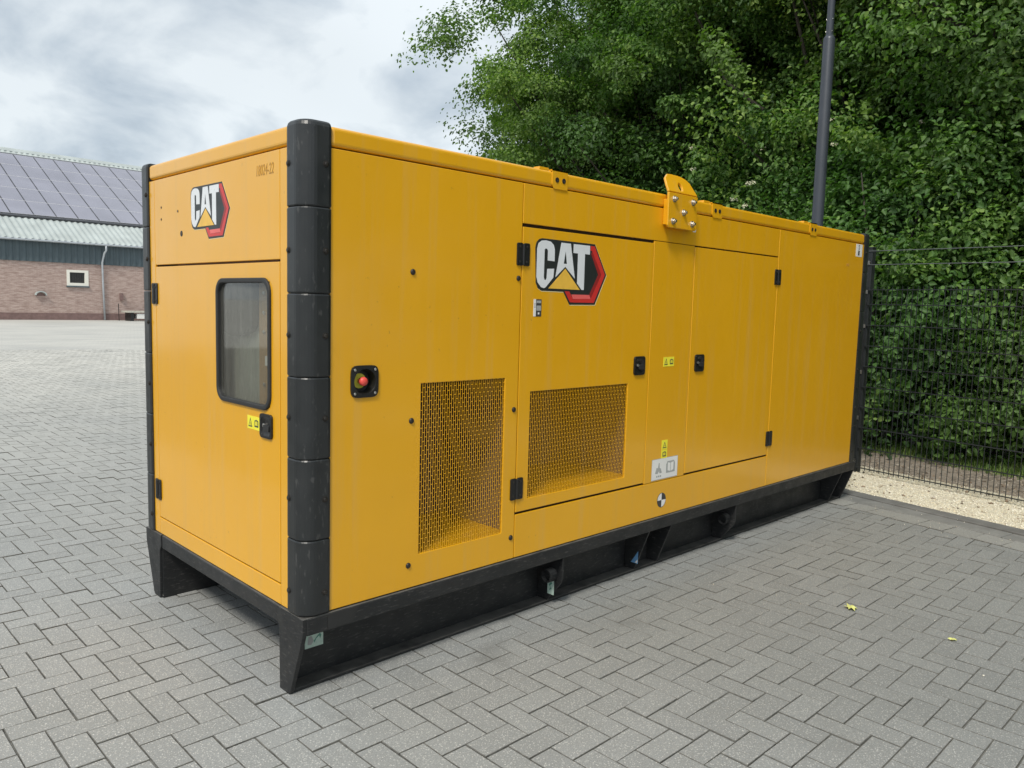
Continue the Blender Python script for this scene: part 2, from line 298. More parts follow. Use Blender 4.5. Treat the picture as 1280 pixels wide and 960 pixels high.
def slab(a0, a1, b0, b1, d0, d1, fn, holes=()):  # panel with rectangular holes, shared vertices so that only real edges bevel
    A = sorted({a0, a1, *[h[0] for h in holes], *[h[1] for h in holes]}); B = sorted({b0, b1, *[h[2] for h in holes], *[h[3] for h in holes]})
    solid = {(i, j): not any(h[0] <= (A[i]+A[i+1])/2 <= h[1] and h[2] <= (B[j]+B[j+1])/2 <= h[3] for h in holes) for i in range(len(A)-1) for j in range(len(B)-1)}
    mb = MB(); idx = {}; V = []; Fc = []
    def vi(i, j, d):
        if (i, j, d) not in idx: idx[(i, j, d)] = len(V); V.append(fn(A[i], B[j], (d0, d1)[d]))
        return idx[(i, j, d)]
    for (i, j), s_ in solid.items():
        if not s_: continue
        Fc += [(vi(i, j, 0), vi(i+1, j, 0), vi(i+1, j+1, 0), vi(i, j+1, 0)), (vi(i, j, 1), vi(i, j+1, 1), vi(i+1, j+1, 1), vi(i+1, j, 1))]
        for di, dj, p, q in ((-1, 0, (i, j), (i, j+1)), (1, 0, (i+1, j), (i+1, j+1)), (0, -1, (i, j), (i+1, j)), (0, 1, (i, j+1), (i+1, j+1))):
            if not solid.get((i+di, j+dj), False): Fc.append((vi(*p, 0), vi(*q, 0), vi(*q, 1), vi(*p, 1)))
    mb.add(V, Fc); return mb
def tag(o, label=None, cat=None, group=None, kind=None):
    if label: o['label'] = label
    if cat: o['category'] = cat
    if group: o['group'] = group
    if kind: o['kind'] = kind
    return o
def empty(name, loc=(0, 0, 0), rz=0.):
    o = bpy.data.objects.new(name, None); COL.objects.link(o); o.location = loc; o.rotation_euler = (0, 0, rz); o.empty_display_size = .2; return o
def kids(o): return [c for c in bpy.data.objects if c.parent == o]
def copy_tree(o, parent=None):
    c = o.copy(); COL.objects.link(c)
    if parent is not None: c.parent = parent
    for ch in kids(o): copy_tree(ch, c)
    return c
FY = lambda a, b, d: (a, d, b)           # long side, plane y = d
FX = lambda a, b, d: (d, a, b)           # end side, plane x = d
FZ = lambda a, b, d: (a, b, d)
def np_mesh(name, V, Fq, tone, m, parent=None):
    me = bpy.data.meshes.new(name); nf, k = Fq.shape
    me.vertices.add(len(V)); me.vertices.foreach_set('co', V.astype(np.float32).ravel())
    me.loops.add(nf*k); me.loops.foreach_set('vertex_index', Fq.astype(np.int32).ravel())
    me.polygons.add(nf); me.polygons.foreach_set('loop_start', np.arange(0, nf*k, k, dtype=np.int32)); me.polygons.foreach_set('loop_total', np.full(nf, k, dtype=np.int32))
    me.update(calc_edges=True)
    if tone is not None:
        a = me.attributes.new('tone', 'FLOAT', 'FACE'); a.data.foreach_set('value', tone.astype(np.float32))
    me.materials.append(m); o = bpy.data.objects.new(name, me); COL.objects.link(o); o.parent = parent; return o

# ------------------------------------------------------------------ ground: herringbone paving
K0 = np.array([5.11, .12]); KT = np.array([.180, .984]); KT /= np.linalg.norm(KT); KN = np.array([KT[1], -KT[0]])
def kp(s, off): return K0+KT*s+KN*off
P_ = .1065; OX, OY = .392, -.4155; RF = 25.0
bedV = [(CAM[0]+RF*math.cos(a), CAM[1]+RF*math.sin(a), -.0068) for a in np.linspace(0, 2*math.pi, 97)[:-1]]
mb = MB(); mb.add(bedV, [tuple(range(96))]); paving = tag(mb.build('paving', M['bed']), 'grey concrete herringbone paving of the yard', kind='structure')
mb = MB(); ins = [(CAM[0]+(RF-.1)*math.cos(a), CAM[1]+(RF-.1)*math.sin(a), -.003) for a in np.linspace(0, 2*math.pi, 97)[:-1]]
outs = [(CAM[0]+700*math.cos(a), CAM[1]+700*math.sin(a), -.003) for a in np.linspace(0, 2*math.pi, 97)[:-1]]
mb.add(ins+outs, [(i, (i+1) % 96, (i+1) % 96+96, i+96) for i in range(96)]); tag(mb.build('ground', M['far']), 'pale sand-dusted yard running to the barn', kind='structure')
def view_px(p):
    d = np.array([p[0], p[1], 0])-CAM; w = d@AF
    if w < .3: return None
    return 640+F*(d@AR)/w, 480-F*(d@AU)/w, w
def clip_half(poly, n, c):  # keep n.p <= c
    outp = []
    for i in range(len(poly)):
        a, b = poly[i], poly[(i+1) % len(poly)]; da, db = a@n-c, b@n-c
        if da <= 0: outp.append(a)
        if da*db < 0: outp.append(a+(b-a)*da/(da-db))
    return outp
def paver_geo(poly, zt, tilt=(0, 0), ins=.0016, bev=.0018, depth=.03):
    c = sum(poly)/len(poly); n = len(poly)
    z = lambda p: zt+(p[0]-c[0])*tilt[0]+(p[1]-c[1])*tilt[1]
    V = [(p[0], p[1], zt-depth) for p in poly]+[(p[0], p[1], z(p)-bev) for p in poly]
    V += [((q := p+(c-p)/np.linalg.norm(c-p)*ins*1.5)[0], q[1], z(p)) for p in poly]
    Fc = []
    for k in range(2):
        for i in range(n):
            j = (i+1) % n; Fc.append((k*n+i, k*n+j, (k+1)*n+j, (k+1)*n+i))
    Fc.append(tuple(2*n+i for i in range(n))); return V, Fc
rng = np.random.default_rng(11)
cand = []; G = .0021
for i in range(-210, 62):
    for j in range(-50, 250):
        s_ = (i+j) % 4
        if s_ not in (0, 2): continue
        x0, y0 = OX+i*P_, OY+j*P_
        w_, h_ = (2*P_, P_) if s_ == 0 else (P_, 2*P_)
        c = np.array([x0+w_/2, y0+h_/2]); off = (c-K0)@KN
        if off > -.1: continue
        dd = math.hypot(c[0]-CAM[0], c[1]-CAM[1])
        if dd > RF-.15: continue
        q = view_px(c)
        if q is None or not (-330 < q[0] < 1500) or q[1] > 1250:
            if dd > 4.2: continue
        hidden = (c[0] > .5 and c[1] > 1.9 and c[0] > -1.2+(c[1]+2.6)*.95)   # wholly behind the generator
        if hidden and dd > 9: continue
        cand.append((s_, x0, y0, w_, h_, c, dd, q))
def in_frame(q): return q is not None and 5 < q[0] < 1275 and q[1] < 955
vis = sorted([k for k, e in enumerate(cand) if in_frame(e[7]) and not (e[5][0] > .1 and .1 < e[5][1] < 1.55 and e[5][0] < 5) and (e[5]-K0)@KN < -.45], key=lambda k: cand[k][6])
top = set(vis[:299]); n_soldier_cut = -.225
proto = {}
for s_, w_, h_ in ((0, 2*P_, P_), (2, P_, 2*P_)):
    po = [np.array(p) for p in ((-w_/2+G, -h_/2+G), (w_/2-G, -h_/2+G), (w_/2-G, h_/2-G), (-w_/2+G, h_/2-G))]
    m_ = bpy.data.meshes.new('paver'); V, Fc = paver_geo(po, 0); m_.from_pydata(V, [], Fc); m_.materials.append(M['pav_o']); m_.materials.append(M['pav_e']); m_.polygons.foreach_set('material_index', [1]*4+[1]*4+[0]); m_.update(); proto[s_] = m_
FV, FF, FT, FM = [], [], [], []
for k, (s_, x0, y0, w_, h_, c, dd, q) in enumerate(cand):
    zt = rng.normal(0, .0011); tl = rng.normal(0, .007, 2)
    if k in top:
        o = bpy.data.objects.new('paver', proto[s_]); COL.objects.link(o); o.parent = paving; o.location = (c[0], c[1], zt); o.rotation_euler = (tl[1], -tl[0], rng.normal(0, .006)); continue
    jx = rng.normal(0, .0006, 2)
    poly = [np.array(p)+jx for p in ((x0+G, y0+G), (x0+w_-G, y0+G), (x0+w_-G, y0+h_-G), (x0+G, y0+h_-G))]
    if (c-K0)@KN > -.5:
        poly = clip_half(poly, KN, K0@KN+n_soldier_cut-.003)
        if len(poly) < 3: continue
    V, Fc = paver_geo(poly, zt, tl); o_ = len(FV); FV += V; FF += [tuple(i+o_ for i in f) for f in Fc]; FT += [rng.random()]*len(Fc); FM += [1]*(len(Fc)-1)+[0]
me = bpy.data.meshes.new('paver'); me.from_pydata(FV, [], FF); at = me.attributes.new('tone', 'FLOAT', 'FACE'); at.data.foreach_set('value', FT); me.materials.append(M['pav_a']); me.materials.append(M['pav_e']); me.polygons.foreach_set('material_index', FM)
fo = bpy.data.objects.new('paver', me); COL.objects.link(fo); fo.parent = paving; fo['kind'] = 'stuff'

# sand that fills the joints of the right-hand part of the yard
gx, gy = np.meshgrid(np.arange(-1.0, 5.4, .08), np.arange(-5.0, .6, .08), indexing='ij')
hz = np.clip(np.minimum((gx-.9)/1.2, 1)*np.minimum((4.6-gx)/.4, 1)*np.minimum((gy+3.4)/1.2, 1), 0, 1)
hz = hz*(.55+.45*np.sin(gx*2.1+1)*np.sin(gy*2.7+.5)); V = np.stack([gx, gy, -.0066+.0052*hz], -1).reshape(-1, 3); nx, ny = gx.shape
idx = np.arange(nx*ny).reshape(nx, ny); Fq = np.stack([idx[:-1, :-1], idx[1:, :-1], idx[1:, 1:], idx[:-1, 1:]], -1).reshape(-1, 4)
M['sand'] = ground_mat('joint_filling_sand', (.11, .108, .098), (.20, .197, .18), 26)
so_ = np_mesh('joint_sand', V, Fq, None, M['sand'], paving); so_['kind'] = 'stuff'

# kerb: row of square setts, dark joint, two lines of concrete kerb
def strip_box(mb, s0, s1, o0, o1, z0, z1):
    P = [kp(s0, o0), kp(s1, o0), kp(s1, o1), kp(s0, o1)]; mb.add([(*p, z) for z in (z0, z1) for p in P], [(0, 3, 2, 1), (4, 5, 6, 7), (0, 1, 5, 4), (1, 2, 6, 5), (2, 3, 7, 6), (3, 0, 4, 7)])
mb = MB(); strip_box(mb, -14, 24, -.222, .37, -.05, -.0062); kerb = tag(mb.build('kerb', M['bed']), 'concrete kerb edging between paving and gravel', kind='structure')
s = -6.0; k = 0
while s < 12:
    w = .2; poly = [kp(s+.002, -.218), kp(s+w-.002, -.218), kp(s+w-.002, -.008), kp(s+.002, -.008)]
    V, Fc = paver_geo(poly, rng.normal(.002, .0012), rng.normal(0, .01, 2)); m_ = bpy.data.meshes.new('sett'); m_.from_pydata(V, [], Fc); m_.materials.append(M['sett']); m_.materials.append(M['pav_e']); m_.polygons.foreach_set('material_index', [1]*(len(Fc)-1)+[0])
    o = bpy.data.objects.new('sett', m_); COL.objects.link(o); o.parent = kerb; s += w
for o0, o1, z1, mm in ((.012, .190, .003, 'kerb'), (.199, .345, .012, 'kerb2')):
    s = -7.3 if o0 < .1 else -6.9
    while s < 20:
        mb = MB(); strip_box(mb, s+.002, s+.997, o0, o1, -.09, z1+rng.normal(0, .001)); mb.build('kerb_stone', M[mm], kerb, bevel=.006); s += 1.0
# gravel, soil, grass
mb = MB(); strip_box(mb, -16, 24, .345, 1.5, -.02, .006); tag(mb.build('gravel_strip', M['gravel_bed']), 'cream gravel strip under the wire fence', kind='structure')
mb = MB(); strip_box(mb, -16, 24, 1.49, 34, -.02, .011); tag(mb.build('soil', M['soil']), 'brown litter covered soil behind the fence', kind='structure')
def pebbles(n, s0, s1, o0, o1, r0, r1, z, name, mat, label, seed):
    g = np.random.default_rng(seed); base = np.array([(1, 0, 0), (0, 1, 0), (-1, 0, 0), (0, -1, 0), (0, 0, 1), (0, 0, -1)], float)
    f = np.array([(0, 1, 4), (1, 2, 4), (2, 3, 4), (3, 0, 4), (1, 0, 5), (2, 1, 5), (3, 2, 5), (0, 3, 5)])
    ss = s0+(s1-s0)*g.random(n); oo = o0+(o1-o0)*g.random(n); r_ = r0+(r1-r0)*g.random(n)**2
    pos = K0+KT*ss[:, None]+KN*oo[:, None]; a = g.random(n)*6.28; sc = np.stack([r_, r_*(.6+.4*g.random(n)), r_*(.4+.3*g.random(n))], -1)
    V = base[None]*sc[:, None, :]; V = V*(1+.25*g.normal(size=V.shape)); ca, sa = np.cos(a)[:, None], np.sin(a)[:, None]
    V = np.stack([V[..., 0]*ca-V[..., 1]*sa, V[..., 0]*sa+V[..., 1]*ca, V[..., 2]], -1)+np.concatenate([pos, np.full((n, 1), z)+r_[:, None]*.3], -1)[:, None, :]
    o = np_mesh(name, V.reshape(-1, 3), (f[None]+6*np.arange(n)[:, None, None]).reshape(-1, 3), np.repeat(g.random(n), 8), mat); tag(o, label, 'gravel', kind='stuff'); return o
def tone_mat(name, cols, rough=.85):
    m, t, b, o = new_mat(name); a = N(t, 'ShaderNodeAttribute'); a.attribute_name = 'tone'; r = N(t, 'ShaderNodeValToRGB'); lk(t, a.outputs['Fac'], r.inputs[0]); r.color_ramp.interpolation = 'CONSTANT'
    while len(r.color_ramp.elements) < len(cols): r.color_ramp.elements.new(.5)
    for i, c in enumerate(cols): r.color_ramp.elements[i].position = i/len(cols); r.color_ramp.elements[i].color = (*c, 1)
    lk(t, r.outputs[0], b.inputs['Base Color']); b.inputs['Roughness'].default_value = rough; return m
pm = tone_mat('gravel_stones', [(.76, .70, .53), (.84, .79, .65), (.62, .55, .41), (.86, .82, .71), (.74, .65, .47), (.44, .38, .29), (.80, .75, .61)])
pebbles(42000, -4.5, 5.5, .325, 1.58, .004, .011, .005, 'gravel', pm, 'loose cream pebbles between kerb and wire fence', 3)
pebbles(260, -4.5, 3.5, -.35, .36, .003, .006, .004, 'stray_gravel', pm, 'stray cream pebbles spilled over the kerb', 8)
pebbles(70, -4.5, 3.0, -2.6, 0, .003, .007, .003, 'litter_specks', pm, 'pale specks of grit scattered on the right-hand paving', 12)
lm = tone_mat('litter', [(.30, .22, .15), (.42, .34, .26), (.20, .14, .09), (.50, .44, .36), (.12, .09, .06), (.36, .30, .22)])
pebbles(420, -4.5, 5.5, .42, 1.5, .010, .022, .008, 'dead_leaf_bits', lm, 'brown dead leaf bits on the gravel', 9)
o = pebbles(9000, -5, 5.5, 1.45, 2.7, .006, .018, .006, 'leaf_litter', lm, 'brown leaf litter and stones behind the wire fence', 4)
def grass(n, s0, s1, o0, o1, h0, h1, seed):
    g = np.random.default_rng(seed); ss = s0+(s1-s0)*g.random(n); oo = o0+(o1-o0)*g.random(n)**.8
    dens = np.sin(ss*3.1)*np.sin(oo*7+ss)+g.normal(0, .5, n) > -.5; ss, oo = ss[dens], oo[dens]; n = len(ss)
    b0 = np.concatenate([K0+KT*ss[:, None]+KN*oo[:, None], np.full((n, 1), .01)], -1); a = g.random(n)*6.28; h = h0+(h1-h0)*g.random(n)
    w = np.stack([np.cos(a), np.sin(a), np.zeros(n)], -1)*.004; d = np.stack([-np.sin(a), np.cos(a), np.zeros(n)], -1); lean = g.random(n)[:, None]
    V = np.stack([b0-w, b0+w, b0+w*.8+d*h[:, None]*.25*lean+np.array([0, 0, 1])*h[:, None]*.6, b0-w*.8+d*h[:, None]*.25*lean+np.array([0, 0, 1])*h[:, None]*.6, b0+d*h[:, None]*.8*lean+np.array([0, 0, 1])*h[:, None]], 1)
    q = np.arange(n)[:, None]*5; F1 = np.concatenate([q+0, q+1, q+2], 1); F2 = np.concatenate([q+0, q+2, q+3], 1); F3 = np.concatenate([q+3, q+2, q+4], 1)
    t = g.random(n); o = np_mesh('grass', V.reshape(-1, 3), np.concatenate([F1, F2, F3]), np.concatenate([t, t, t]), M['grass']); tag(o, 'strip of green grass and weeds at the foot of the hedge', 'grass', kind='stuff')
grass(30000, -5, 6, 2.25, 3.1, .02, .09, 5)

# ------------------------------------------------------------------ the generator set
L, Wd, H = 5.118, 1.626, 2.2
gen = tag(empty('generator_set', (0, 0, 0)), 'large yellow enclosed diesel generator on a black skid, standing on grey herringbone paving', 'generator')
TH = .012
gaps_back = MB()
def side_panel(name, x0, x1, z0, z1, holes=(), label=None, parent=None):
    o = slab(x0, x1, z0, z1, 0, TH, FY, holes).build(name, M['yellow'], parent or gen, bevel=.0022)
    if label: o['label'] = label
    return o
g1 = (.549, 1.039, .484, 1.221); g2 = (1.209, 1.972, .627, 1.148); es = (.215, .318, 1.191, 1.295)
XA, XB, XC, XD = 1.126, 2.158, 2.566, 3.595
p1 = side_panel('side_panel', .112, XA-.0025, .345, 2.120, [g1, es])
side_panel('side_panel', XD+.003, 5.008, .345, 2.120)
side_panel('top_panel', XA+.002, XD-.002, 1.938, 2.120); side_panel('sill_panel', XA+.002, XD-.002, .345, .556)
side_panel('centre_panel', XB+.002, XC-.003, .559, 1.935)
d1 = side_panel('door', XA+.0035, XB-.0025, .568, 1.922, [g2], 'wide yellow side door with a square vent grille and the big emblem')
d2 = side_panel('door', XC+.003, XD-.004, .568, 1.930, (), 'plain yellow side door right of the centre panel')
MB().box(.09, TH+.001, .345, .118, TH+.004, 2.13).build('backing', M['seam'], gen); MB().box(5.0, TH+.001, .345, 5.02, TH+.004, 2.13).build('backing', M['seam'], gen)
bk = MB()  # strips behind the seams, coloured dark as the gaps' shade
for x in (XA, XB, XC, XD): bk.box(x-.03, TH+.002, .35, x+.03, TH+.006, 2.12)
for z in (.56, 1.93): bk.box(XA-.03, TH+.003, z-.03, XD+.03, TH+.007, z+.03)
bk.build('backing', M['seam'], gen)
# far long side
for x0, x1 in ((.112, XA-.002), (XA+.002, XD-.002), (XD+.003, 5.008)): MB().box(x0, Wd-TH, .345, x1, Wd, 2.12).build('side_panel', M['yellow'], gen, bevel=.0022)
# near end wall
def end_panel(name, y0, y1, z0, z1, holes=(), x0=0., label=None):
    o = slab(y0, y1, z0, z1, x0, x0+TH, FX, holes).build(name, M['yellow'], gen, bevel=.0022)
    if label: o['label'] = label
    return o
ya, yb = .177, 1.449
end_panel('end_post', .112, ya-.002, .345, 2.120); end_panel('end_post', yb+.002, Wd-.112, .345, 2.120)
end_panel('end_sill', ya+.001, yb-.001, .345, .427); end_panel('end_header', ya+.001, yb-.001, 1.709, 2.120)
wh = (.262, .724, 1.128, 1.624)
d3 = end_panel('door', ya+.003, yb-.003, .433, 1.700, [wh], 0., 'end door with a rounded rubber-framed window')
bk = MB()
for y in (ya, yb): bk.box(TH+.002, y-.03, .35, TH+.006, y+.03, 2.12)
for z in (.43, 1.705): bk.box(TH+.003, ya-.03, z-.03, TH+.007, yb+.03, z+.03)
bk.build('backing', M['seam'], gen)
MB().box(5.09, .11, .345, 5.118, Wd-.11, 2.12).build('end_wall', M['yellow'], gen, bevel=.0022)
# roof with a rolled edge
def roof_profile(): return rrect(0, 0, 1, 1, .1)
mb = MB(); mb.box(.112, -.001, 2.126, 5.008, Wd+.001, H); mb.build('roof', M['yellow'], gen, bevel=.016, seg=4)
MB().box(-.001, .112, 2.1262, .12, Wd-.112, H-.0003).build('roof_edge', M['yellow'], gen, bevel=.016, seg=4)
MB().box(5.0, .112, 2.1262, L+.001, Wd-.112, H-.0003).build('roof_edge', M['yellow'], gen, bevel=.016, seg=4)
MB().box(.02, .03, 2.10, 5.08, Wd-.03, 2.14).build('roof_liner', M['seam'], gen)
# corner posts of black plastic, six stacked mouldings each
def corner(cx, cy, sx, sy):
    post = empty('corner_post', (cx, cy, 0)); post.parent = gen; w = .111; e = .010; r_ = .060
    pts = [(w, -e+.004), (w-.012, -e)]+[(r_-e+r_*math.cos(a), r_-e+r_*math.sin(a)) for a in np.linspace(-math.pi/2, -math.pi, 9)]+[(-e, w-.012), (-e+.004, w), (.03, w), (.03, .03), (w, .03)]
    zs = [.343, .640, .955, 1.268, 1.581, 1.899, 2.214]
    for k in range(6):
        mb = MB(); n = len(pts); z0, z1 = zs[k]+.0015, zs[k+1]-.0015; rows = [(z0, .003), (z0+.005, 0), (z1-.005, 0), (z1, .003)]
        if k == 5: rows = [(z0, .003), (z0+.005, 0), (z1-.022, 0), (z1-.010, .004), (z1-.003, .011), (z1, .022)]
        c_ = (.07, .07); V = []
        for z, ii in rows:
            for p in pts:
                d = np.array(c_)-np.array(p); d = d/np.linalg.norm(d)*ii; V.append(((p[0]+d[0])*sx, (p[1]+d[1])*sy, z))
        Fc = [(a*n+i, a*n+(i+1) % n, (a+1)*n+(i+1) % n, (a+1)*n+i) for a in range(len(rows)-1) for i in range(n)]
        Fc += [tuple(range(n)), tuple((len(rows)-1)*n+i for i in range(n))]
        mb.mat(M['post']).add(V, Fc); zc = (zs[k]+zs[k+1])/2 if k else .43
        mb.mat(M['bolt_dark'])
        for A_ in ((lambda a, b, d: ((.086+a)*sx, (-e-d)*sy, zc+b)), (lambda a, b, d: ((-e-d)*sx, (.092+a)*sy, zc+b))):
            mb.lathe([(.0125, -.001), (.0125, .002), (.010, .0025), (.009, -.0005), (.0085, .005), (.005, .0065), (.001, .0067)], A_, 14)
        mb.build('moulding', None, post)
    return post
corner(0, 0, 1, 1); corner(0, Wd, 1, -1); corner(L, 0, -1, 1); corner(L, Wd, -1, -1)
# skid
def skid():
    sk = empty('skid', (0, 0, 0)); sk.parent = gen; m = M['skid']
    for s_ in (0, 1):
        Y = (lambda y: y) if s_ == 0 else (lambda y: Wd-y)
        mb = MB(); mb.box(.010, Y(-.008), .268, L-.010, Y(.20), .340); mb.build('top_flange', m, sk, bevel=.006)
        mb = MB(); mb.box(.008, Y(.176), .012, L-.008, Y(.190), .268); mb.build('web', m, sk)
        mb = MB(); mb.box(.004, Y(.100), .0005, L-.008, Y(.19), .014); mb.build('bottom_flange', m, sk, bevel=.003)
        for x0 in (0., L-.012):   # tapered end plates
            P = [(.176, .001), (.100, .001), (.090, .015), (-.004, .267), (-.008, .339), (.199, .339), (.199, .28), (.180, .255)]
            sx_ = -.002 if x0 == 0 else 0
            MB().prism([(Y(y), z) for y, z in P], FX, x0-.004+sx_, x0+.012).build('end_plate', m, sk, bevel=.002)
        for x0, lift in ((1.490, 1), (2.245, 0), (2.470, 0), (3.215, 1), (4.90, 0)):
            P = [(.174, .016), (.104, .016), (.01, .13), (.0, .16), (.0, .267), (.174, .267)] if lift else [(.174, .016), (.106, .016), (.095, .03), (.004, .267), (.174, .267)]
            MB().prism([(Y(y), z) for y, z in P], FX, x0-.006, x0+.006).build('gusset', m, sk, bevel=.0015)
            if lift:
                mb = MB(); c = (x0-.006, Y(.068), .165)
                mb.lathe([(.036, .0), (.036, .05), (.030, .052), (.028, .03), (.001, .03)], lambda a, b, d: (c[0]-d, c[1]+a, c[2]+b), 18); mb.build('lashing_eye', m, sk)
    MB().box(-.002, .20, .268, .10, Wd-.20, .338).build('cross_member', m, sk, bevel=.006)
    MB().box(L-.10, .20, .268, L+.002, Wd-.20, .338).build('cross_member', m, sk, bevel=.006)
    MB().box(.10, .19, .30, L-.1, Wd-.19, .336).build('floor_plate', m, sk)
    for x0 in (1.3, 2.2, 2.5, 3.6): MB().box(x0, .19, .08, x0+.06, Wd-.19, .30).build('cross_member', m, sk)
    MB().box(.12, .198, .338, .2, Wd-.2, .345).build('sill_seal', m, sk)
    # worn lifting-lug patch on the near corner and small stickers
    MB().prism([(.10, .275), (.215, .275), (.245, .335), (.10, .335)], FY, -.0105, -.0085).build('scuff_plate', M['rubber'], sk)
    return sk
sk = skid()
def sticker(name, poly, fn, d, m, parent, marks=()):
    mb = MB(); mb.mat(m).prism(poly, fn, d, d-.0012)
    for mm, pl in marks: mb.mat(mm).prism(pl, fn, d-.0012, d-.0020)
    return mb.build(name, None, parent)
def rc(x0, z0, x1, z1): return [(x0, z0), (x1, z0), (x1, z1), (x0, z1)]
sq = [(.045, .02), (.06, .035), (.075, .02), (.085, .035), (.078, .05), (.07, .04), (.06, .05)]
st = sticker('inspection_sticker', rc(.0, 0, .085, .05), lambda a, b, d: (.105+a, d, .128+b*1.25), .175, M['stk_green'], sk,
    [(M['stk_grey'], [(.012, .012), (.03, .01), (.04, .022), (.03, .04), (.016, .038)]), (M['stk_teal'], [(.04, .02), (.058, .036), (.07, .042), (.076, .034), (.07, .022), (.066, .034), (.052, .026), (.044, .014)])])
st['label'] = 'pale green inspection sticker on the near end of the skid'
sticker('inspection_sticker', rc(0, 0, .045, .085), lambda a, b, d: (1.482+d, .098-a, .055+b), 0, M['stk_green'], sk, [(M['stk_teal'], [(.012, .02), (.03, .03), (.018, .045), (.034, .06), (.026, .068), (.010, .05), (.022, .036)])])
sticker('inspection_sticker', [(0, 0), (.05, 0), (.05, .075)], lambda a, b, d: (2.238+d, .125-a, .055+b), 0, M['stk_blue'], sk, [(M['white'], [(.03, .004), (.047, .004), (.047, .025)])])
# vents: perforated sheet, vertical slots in staggered rows, with a yellow tray behind
def grille(x0, x1, z0, z1, parent, row):
    mb = MB(); n = round((x1-x0)/.01235); p = (x1-x0)/n
    for k in range(n+1): mb.box(x0+k*p-.0012, .003, z0, x0+k*p+.0012, .0038, z1)
    for k in range(n):
        z = z0+row*(.5 if k % 2 else 0)+.004
        while z < z1: mb.box(x0+k*p+.002, .0032, z, x0+(k+1)*p-.0013, .0037, z+.0030); z += row
    o = mb.build('grille', M['yellow'], parent); o['kind'] = 'stuff'; return o
grille(*g1, p1, .0385); grille(*g2, d1, .0385)
def recess(x0, x1, z0, z1, y1):
    mb = MB(); mb.mat(M['yellow']).box(x0, TH, z0-.02, x1, y1, z0-.002); mb.mat(M['liner'])
    mb.box(x0-.02, TH+.008, z0-.02, x0, y1, z1+.03).box(x1, TH+.008, z0-.02, x1+.02, y1, z1+.03).box(x0-.02, y1, z0-.02, x1+.02, y1+.02, z1+.03).box(x0, TH+.008, z1+.01, x1, y1, z1+.03)
    mb.build('air_duct', None, gen)
recess(.50, 1.075, .484, 1.235, .50); recess(1.15, 2.03, .627, 1.16, .53)
# emblem
LG = dict(
 black=[(.035,.205),(.018,.50),(.03,.545),(.06,.572),(.098,.583),(.80,.583),(.98,.31),(.826,.031),(.472,.027),(.386,.141),(.106,.14),(.062,.160)],
 C=[(.259,.398),(.17,.401),(.17,.484),(.16,.499),(.142,.504),(.128,.493),(.127,.256),(.137,.233),(.152,.231),(.163,.246),(.168,.329),(.256,.334),(.249,.257),(.157,.171),(.135,.16),(.094,.168),(.052,.206),(.035,.252),(.034,.494),(.049,.542),(.087,.566),(.139,.573),(.204,.565),(.242,.54),(.257,.502)],
 A=[[(.341,.567),(.401,.567),(.401,.499),(.38,.385),(.402,.385),(.402,.359),(.277,.262)],[(.401,.567),(.466,.567),(.535,.259),(.402,.359),(.402,.385),(.423,.385),(.401,.499)]],
 T=[(.506,.567),(.733,.567),(.733,.487),(.665,.487),(.665,.161),(.632,.161),(.569,.217),(.569,.487),(.506,.487)],
 tri=[(.403,.341),(.608,.160),(.190,.160)],
 red=[(.742,.567),(.799,.567),(.963,.312),(.814,.046),(.481,.044),(.404,.142),(.466,.142),(.519,.073),(.766,.079),(.91,.311),(.764,.523),(.742,.523)],
 redhi=[(.766,.081),(.519,.075),(.496,.115),(.746,.118)], reddk=[(.766,.081),(.746,.118),(.863,.309),(.753,.493),(.767,.521),(.908,.312)])
def emblem(fn, sc):
    lg = empty('emblem', (0, 0, 0)); lg.parent = gen
    def layer(name, polys, m, d0, d1, grow=0.):
        mb = MB()
        for pl in polys:
            if grow:
                c = np.mean(np.array(pl), 0); pl = [tuple(np.array(p)+(np.array(p)-c)/np.linalg.norm(np.array(p)-c)*grow) for p in pl]
            mb.prism([(a*sc, b*sc) for a, b in pl], fn, d0, d1)
        return mb.build(name, m, lg)
    layer('edge_foil', [[(p[0]+.005, p[1]-.005) for p in LG['black']]], M['cream'], 0, .0006, .007); layer('edge_foil', [LG['black']], M['stk_dark'], .0006, .0008, .006); layer('shield', [LG['black']], M['black'], .0008, .0016)
    layer('red_band', [LG['red']], M['red'], .0016, .0022); layer('red_band', [LG['redhi']], M['redhi'], .0016, .0021); layer('red_band', [LG['reddk']], M['reddk'], .0016, .0021)
    layer('letter', [LG['C']], M['silver'], .0016, .0024); layer('letter', LG['A'], M['silver'], .0016, .0024); layer('letter', [LG['T']], M['silver'], .0016, .0024)
    layer('triangle', [LG['tri']], M['gold'], .0016, .0027)
    return lg
emblem(lambda a, b, d: (1.205+a, -d, 1.556+b), .55)['label'] = 'large silver, red and black emblem on the side door'
emblem(lambda a, b, d: (-d, 1.012-a, 1.802+b), .416)['label'] = 'smaller silver, red and black emblem on the end wall'
